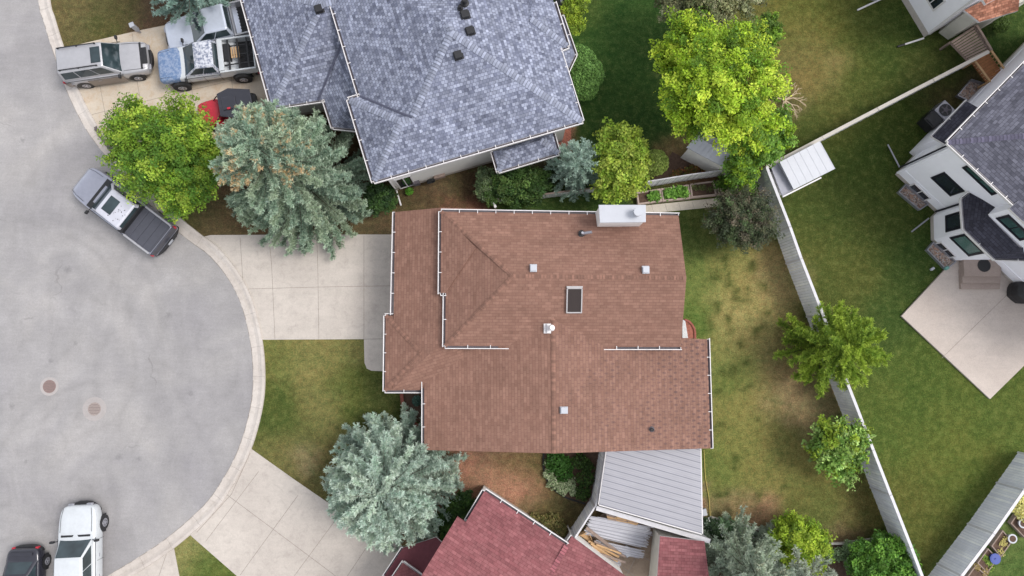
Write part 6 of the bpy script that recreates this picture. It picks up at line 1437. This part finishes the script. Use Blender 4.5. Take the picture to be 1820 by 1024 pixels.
spruce('blue spruce hanging over the silver pickup at the top edge', (366, 0), 7.0, 2.5, 14, [leafcol(132, 158, 148), leafcol(120, 146, 136)], leafcol(166, 188, 176), nb=100, tuft=.11, power=.5, upturn=.5, wid=.32)
spruce('blue spruce with grey tips at the bottom edge below the patio cover', (1300, 985), 5.2, 2.3, 15, [leafcol(156, 170, 148), leafcol(142, 158, 140)], leafcol(196, 204, 184), nb=90, tuft=.11, power=.5, upturn=.5, wid=.32, orange=.12, oc=(170, 160, 130))
spruce('blue spruce at the bottom edge left of the yellow green shrub', (1398, 1010), 4.4, 1.9, 16, [leafcol(148, 160, 144), leafcol(162, 172, 154)], leafcol(196, 200, 184), nb=75, tuft=.11, power=.5, upturn=.5, wid=.30)
YP = [leafcol(116, 144, 56, 1.3), leafcol(100, 130, 50, 1.3), leafcol(134, 158, 58, 1.3)]
spruce('yellow green pine growing over the long blue grey fence', (1449, 616), 4.8, 2.3, 17, YP, leafcol(178, 196, 76, 1.4), nb=76, name='pine_tree', cat='pine tree', tuft=.13, power=.42, wid=.34, droop=-.05, dens=1.0, upturn=.5)

Y1 = [leafcol(122, 154, 48, 1.15), leafcol(106, 140, 44, 1.15), leafcol(150, 174, 62, 1.2), leafcol(86, 122, 42, 1.1)]
decid('maple_tree', 'yellow green maple at the curb above the blue grey pickup', 'maple tree', [(300, 265, 3.4, 1.3), (245, 240, 3.0, 1.15), (332, 240, 3.2, 1.0), (348, 305, 3.0, 1.1), (262, 300, 2.8, 1.2), (225, 228, 2.8, .7), (320, 350, 2.5, .9), (255, 200, 2.9, .6), (318, 205, 3.0, .7), (372, 275, 2.8, .75), (218, 270, 2.6, .7), (295, 320, 2.9, 1.0)], (335, 300), Y1, 21, leaf=.062, clump=.34, dens=1.0, open_=.28, lv=.13, spray=.6)
Y2 = [leafcol(148, 176, 44, 1.2), leafcol(128, 158, 40, 1.2), leafcol(174, 194, 62, 1.25), leafcol(98, 132, 38, 1.1)]
decid('maple_tree', 'tallest bright yellow green maple over the white garden shed', 'maple tree', [(1226, 84, 5.0, 1.1), (1288, 104, 5.6, 1.35), (1326, 88, 5.0, .95), (1200, 95, 4.2, .9), (1260, 140, 6.0, 1.3), (1335, 150, 5.4, 1.3), (1225, 185, 4.8, 1.15), (1290, 200, 5.6, 1.3), (1342, 218, 4.6, .9), (1216, 200, 4.0, .6), (1312, 230, 4.4, .65), (1205, 120, 4.4, .8), (1240, 62, 4.4, .65), (1336, 256, 3.4, .5)], (1245, 200), Y2, 22, leaf=.062, clump=.38, dens=.85, r0=.2, open_=.18, lv=.13, spray=.45)
decid('shade_tree', 'darker green tree against the right side of the tallest maple', 'tree', [(1365, 240, 3.6, 1.0), (1332, 272, 2.8, .75), (1362, 258, 2.6, .6), (1314, 300, 2.2, .6), (1375, 215, 3.0, .6), (1318, 318, 1.6, .5)], (1330, 280), [leafcol(96, 134, 48), leafcol(112, 146, 60), leafcol(84, 118, 44), leafcol(126, 156, 40)], 23, leaf=.065, clump=.32)
decid('olive_tree', 'dull olive tree at the top edge above the tallest maple', 'tree', [(1215, 5, 3.6, .9), (1260, 10, 3.8, 1.0), (1310, -15, 3.8, 1.1), (1240, -30, 4.2, 1.3), (1195, 0, 3.0, .6)], (1240, 20), [leafcol(128, 130, 92), leafcol(104, 112, 74), leafcol(142, 144, 108)], 24, leaf=.06, clump=.32, open_=.15)
decid('garden_tree', 'yellow green tree beside the small blue spruce', 'tree', [(1103, 265, 3.2, .85), (1100, 300, 3.0, .85), (1122, 280, 2.8, .7), (1088, 330, 2.4, .55), (1116, 325, 2.4, .6), (1092, 245, 2.8, .5), (1128, 255, 2.4, .5), (1130, 312, 2.2, .45)], (1085, 325), [leafcol(140, 160, 56), leafcol(120, 146, 48), leafcol(158, 176, 72)], 25, leaf=.07, clump=.34)
decid('dark_leaf_tree', 'dark brownish green tree beside the long fence', 'tree', [(1320, 388, 2.4, 1.0), (1290, 385, 2.1, .75), (1343, 390, 2.1, .75), (1312, 412, 1.9, .7), (1334, 366, 2.1, .6), (1305, 362, 2.1, .6), (1358, 408, 1.7, .45), (1278, 402, 1.7, .42), (1335, 418, 1.7, .5)], (1308, 402), [leafcol(84, 92, 66, 1.0), leafcol(98, 102, 76, 1.0), leafcol(70, 80, 58, 1.0), leafcol(104, 98, 80, 1.0), leafcol(78, 94, 60, 1.0)], 26, leaf=.045, clump=.22, spray=.9, open_=.2)
decid('fruit_tree', 'small bright green tree leaning over the long fence lower down', 'fruit tree', [(1490, 785, 2.2, .8), (1465, 775, 1.9, .55), (1515, 780, 1.9, .55), (1475, 815, 1.8, .6), (1505, 815, 1.8, .55), (1500, 840, 1.4, .4), (1455, 800, 1.6, .4), (1525, 800, 1.6, .4)], (1480, 800), [leafcol(118, 150, 66, 1.1), leafcol(100, 134, 56, 1.1), leafcol(142, 170, 92, 1.1), leafcol(134, 158, 48, 1.1)], 27, leaf=.075, clump=.24, spray=.7, open_=.2)
decid('lilac_bush', 'yellow green shrub leaning over the timber edging at bottom right', 'shrub', [(1415, 950, 1.6, .8), (1395, 970, 1.5, .7), (1440, 965, 1.4, .7), (1425, 990, 1.4, .7), (1395, 940, 1.2, .5), (1455, 985, 1.2, .5)], (1415, 968), [leafcol(128, 152, 40), leafcol(150, 172, 52), leafcol(104, 132, 38)], 28, leaf=.05, clump=.26, r0=.06)
decid('wild_shrub', 'yellow green shrub between grey house and top lawn', 'shrub', [(1020, 15, 1.8, .45), (1022, 40, 1.5, .4), (1028, -15, 2.0, .6), (1015, 45, 1.2, .3)], (1015, 25), [leafcol(140, 160, 50), leafcol(116, 140, 46)], 29, leaf=.05, clump=.22, r0=.05)
decid('small_bush', 'small bright bush at the edge of the top right lawn', 'shrub', [(1368, 42, 1.2, .4), (1372, 60, 1.1, .4), (1362, 62, .9, .45)], (1368, 55), [leafcol(120, 156, 48), leafcol(84, 110, 44)], 30, leaf=.05, clump=.18, r0=.04)
decid('hedge_mass', 'dark green shrubs under the porch roof of the grey house', 'shrub', [(905, 325, 1.2, .75), (880, 335, 1.0, .6), (930, 320, 1.3, .75), (955, 325, 1.0, .55), (915, 345, .8, .5), (945, 340, .8, .5)], (915, 330), [leafcol(66, 92, 44), leafcol(84, 108, 54), leafcol(54, 80, 40)], 31, leaf=.055, clump=.26, r0=.05)
decid('juniper', 'grey green juniper left of the dark shrubs by the low fence', 'juniper', [(862, 312, 1.2, .3), (862, 325, 1.2, .35), (864, 340, 1.0, .35), (870, 345, .8, .3)], (862, 328), [leafcol(104, 120, 84), leafcol(88, 104, 72)], 32, leaf=.045, clump=.18, r0=.03)
decid('corner_shrub', 'dark green shrub between big blue spruce and grey house corner', 'shrub', [(672, 345, 1.1, .5), (684, 362, .9, .42), (664, 362, .9, .45), (695, 345, .6, .25)], (678, 355), [leafcol(58, 86, 42, 1.0), leafcol(74, 104, 50, 1.0), leafcol(48, 72, 40, 1.0)], 33, leaf=.055, clump=.2, r0=.03)
decid('dark_shrub', 'dark shrub between pale blue spruce and red roof', 'shrub', [(820, 910, 1.1, .6), (805, 930, 1.1, .6), (790, 945, 1.0, .5), (828, 890, .8, .4), (795, 915, 1.0, .4)], (812, 920), [leafcol(58, 84, 38), leafcol(46, 70, 34), leafcol(74, 100, 46)], 34, leaf=.055, clump=.24, r0=.04)
decid('raspberry_thicket', 'thick green shrubs against the long fence at the bottom', 'shrub', [(1560, 985, 1.0, .75), (1590, 990, 1.0, .7), (1535, 990, .9, .55), (1575, 1015, 1.2, .9), (1605, 1020, 1.1, .7), (1540, 1020, 1.0, .7), (1570, 965, .7, .35)], (1575, 1000), [leafcol(84, 124, 44), leafcol(100, 142, 52), leafcol(70, 108, 40)], 35, leaf=.06, clump=.26, r0=.04)
decid('weed_patch', 'green bushes around the corner where the fences meet', 'shrub', [(1318, 325, 1.1, .45), (1328, 335, .9, .35), (1310, 332, 1.0, .32), (1283, 325, .8, .28), (1320, 345, .9, .3)], (1322, 335), [leafcol(78, 112, 42), leafcol(98, 132, 50)], 36, leaf=.055, clump=.2, r0=.03)
shrub('round_shrub', 'clipped dark green shrub right of the grey house', [(1038, 132, 1.02, 2.0), (1034, 152, .9, 1.8), (1030, 110, .85, 1.8)], [leafcol(98, 134, 66), leafcol(112, 148, 76), leafcol(84, 118, 58)], 41, leaf=.042, rough=.06, dens=1.15)
shrub('round_shrub', 'round light green shrub at the end of the pale bed fence', [(1163, 291, .72, 1.9)], [leafcol(140, 158, 76), leafcol(124, 146, 66), leafcol(156, 170, 90)], 42, leaf=.038, rough=.05, dens=1.2)
shrub('round_shrub', 'small round dark shrub under the cream house porch', [(1777, 45, .45, .8)], [leafcol(74, 96, 44), leafcol(88, 112, 52)], 43, leaf=.035)
WF = (A(235, 235, 235), 60)
shrub('flowering_shrub', 'dark shrub with white flowers beside the patio cover corner', [(1266, 936, .45, .6), (1256, 930, .3, .5), (1280, 945, .4, .5), (1345, 965, .4, .5), (1330, 958, .35, .5)], [leafcol(62, 82, 54), leafcol(50, 70, 48)], 44, leaf=.04, flowers=WF)
shrub('lavender_clump', 'grey green leafy clump between white flowers and spruces', [(1290, 932, .45, .6), (1310, 945, .5, .6), (1325, 950, .4, .5)], [leafcol(128, 156, 118), leafcol(108, 138, 100)], 45, leaf=.05, gaps=.4, rough=.2)
shrub('lavender_clump', 'grey green leafy clump below the right timber edging', [(1510, 975, .4, .5), (1530, 975, .45, .5), (1490, 985, .35, .4), (1548, 968, .3, .4), (1515, 1000, .5, .5)], [leafcol(134, 156, 116), leafcol(116, 140, 96)], 46, leaf=.05, gaps=.4, rough=.2)
shrub('hosta_clump', 'bright green plant in the curved bed below the brown roof', [(992, 822, .62, .5), (1002, 838, .5, .45), (985, 812, .4, .4)], [leafcol(52, 92, 34, 1.0), leafcol(66, 108, 42, 1.0)], 47, leaf=.06, rough=.2)
shrub('pale_groundcover', 'pale variegated plants along the edge of the curved bed', [(975, 822, .25, .3), (975, 842, .3, .3), (985, 858, .35, .3), (1000, 868, .35, .35), (1012, 862, .35, .35), (1020, 874, .25, .3)], [leafcol(150, 164, 128), leafcol(118, 140, 96), leafcol(176, 184, 150)], 48, leaf=.04, gaps=.5, rough=.25)
shrub('vine_clump', 'dark leafy plants at the foot of the short grey fence', [(1030, 820, .4, .5), (1040, 850, .45, .6), (1036, 876, .4, .5), (1045, 830, .3, .4)], [leafcol(58, 84, 36), leafcol(72, 100, 44), leafcol(46, 66, 32)], 49, leaf=.05, gaps=.4, rough=.2)
shrub('small_conifer', 'small dark conifer in the bed under the pale blue spruce', [(742, 712, .28, .7)], [leafcol(84, 116, 104), leafcol(66, 96, 88)], 50, leaf=.035, rough=.12, cat='conifer')
shrub('pale_yellow_shrub', 'pale yellow shrub above the corner flower pots', [(1812, 895, .55, .7), (1822, 912, .5, .6)], [leafcol(214, 206, 130), leafcol(190, 186, 104), leafcol(226, 220, 160)], 51, leaf=.05, gaps=.3)
shrub('dry_weeds', 'dry brown weeds near the gutter corner of the red roof', [(970, 930, .4, .35), (985, 925, .4, .35), (950, 920, .3, .25), (995, 942, .35, .3)], [leafcol(140, 126, 80), leafcol(112, 106, 62), leafcol(96, 104, 56)], 52, leaf=.045, gaps=.6, rough=.3, cat='weeds')
shrub('shadow_shrub', 'leafy plants behind the sheltered wall under the porch roof', [(985, 300, .35, .7), (972, 318, .35, .6)], [leafcol(52, 66, 48), leafcol(66, 84, 54)], 53, leaf=.045, gaps=.3)
shrub('corner_plant', 'little bright green plant beside the basement window of the grey house', [(728, 340, .22, .35)], [leafcol(96, 150, 50)], 54, leaf=.04)
shrub('lettuce_plant', 'yellow green vegetable in the bed beside the blue tub', [(1757, 998, .22, .3), (1748, 990, .2, .25), (1760, 1008, .2, .25)], [leafcol(150, 170, 80), leafcol(110, 140, 60)], 55, leaf=.045, cat='vegetable')
shrub('dry_bean_plants', 'pale straw coloured plants in the bottom edge bed', [(1735, 1008, .2, .3), (1750, 1016, .22, .3)], [leafcol(170, 150, 100), leafcol(150, 130, 90)], 56, leaf=.04, gaps=.5, cat='vegetable')
# vegetable rows (too many to count)
def fill(name, lab, poly, cols, n, seed, leaf=.06, z=.3, cat='vegetables'):
    rs = np.random.RandomState(seed); xs = [p.x for p in poly]; ys = [p.y for p in poly]; ctr = sum((Vector(p) for p in poly), Vector())/len(poly); C = []
    k = max(4, n//70)
    for _ in range(k):
        a, b_ = rs.rand(), rs.rand(); p = poly[0].lerp(poly[1], .1+.8*a).lerp(poly[3].lerp(poly[2], .1+.8*a), .12+.76*b_); q = rs.normal(0, .075, (70, 3)); q[:, 2] = np.abs(q[:, 2])*.9; C.append(np.array([p.x, p.y, z])+q)
    C = np.concatenate(C); t = thing(name, lab, cat, XY(ctr, z-.05)); t['kind'] = 'stuff'
    cc = np.array([np.array(c) for c in cols])[rs.randint(0, len(cols), len(C))]*np.exp(rs.normal(0, .18, (len(C), 1))); quads_mesh('leaf_mass', leaves(C, np.repeat([[0, 0, 1.]], len(C), 0), leaf, rs, .75, .5), cc, M['leaf'], t)
VG = [leafcol(110, 156, 60), leafcol(130, 174, 76), leafcol(88, 130, 50)]
fill('leafy_vegetables', 'scattered green vegetables in the leftmost raised bed', BEDS[0], VG, 560, 61, .05); fill('leafy_vegetables', 'crowded bright green vegetables in the second raised bed', BEDS[1], VG, 1500, 62, .06)
fill('weeds', 'few small weeds on the dark soil of the third raised bed', BEDS[2], [leafcol(110, 116, 70), leafcol(90, 96, 60)], 420, 63, .035, .26, 'weeds'); fill('leafy_vegetables', 'dark green leaves at the back of the smallest raised bed', [BEDS[3][0], BEDS[3][1], BEDS[3][1].lerp(BEDS[3][2], .5), BEDS[3][0].lerp(BEDS[3][3], .5)], [leafcol(80, 116, 46)], 700, 64)
fill('weeds', 'reddish weeds and dry leaves around the white garden shed', [P(1215, 288), P(1290, 305), P(1240, 318), P(1175, 322)], [leafcol(150, 100, 60), leafcol(92, 104, 50), leafcol(120, 90, 56)], 1600, 65, .045, .04, 'weeds')
for i, b_ in enumerate(CB[:1]): fill('seedlings', 'small pale plants around the rim of the square corner bed', b_, [leafcol(190, 180, 110)], 140, 70+i, .03, .22, 'weeds')
# a dead branch by the right lawn
t = thing('dead_shrub', 'bare dead branches lying on the lawn beside the tallest maple', 'dead branches', P(1395, 180)); rs = random.Random(4); m = MB()
def twig(p, a, L_, r, d):
    q = p+Vector((math.cos(a)*L_, math.sin(a)*L_, rs.uniform(-.05, .22)*L_)); q.z = max(.04, q.z); m.tube(p, q, r, r*.6, 5)
    if d:
        for _ in range(rs.choice((2, 3))): twig(q, a+rs.uniform(-.8, .8), L_*rs.uniform(.55, .85), r*.62, d-1)
for a in (.5, .2, -1.2, -1.9, -.6, 1.2, 2.9): twig(P(1394, 178, .3), a, .44, .045, 3)
m.build('branches', plain('dead wood', A(205, 184, 156), .9, .2), t)
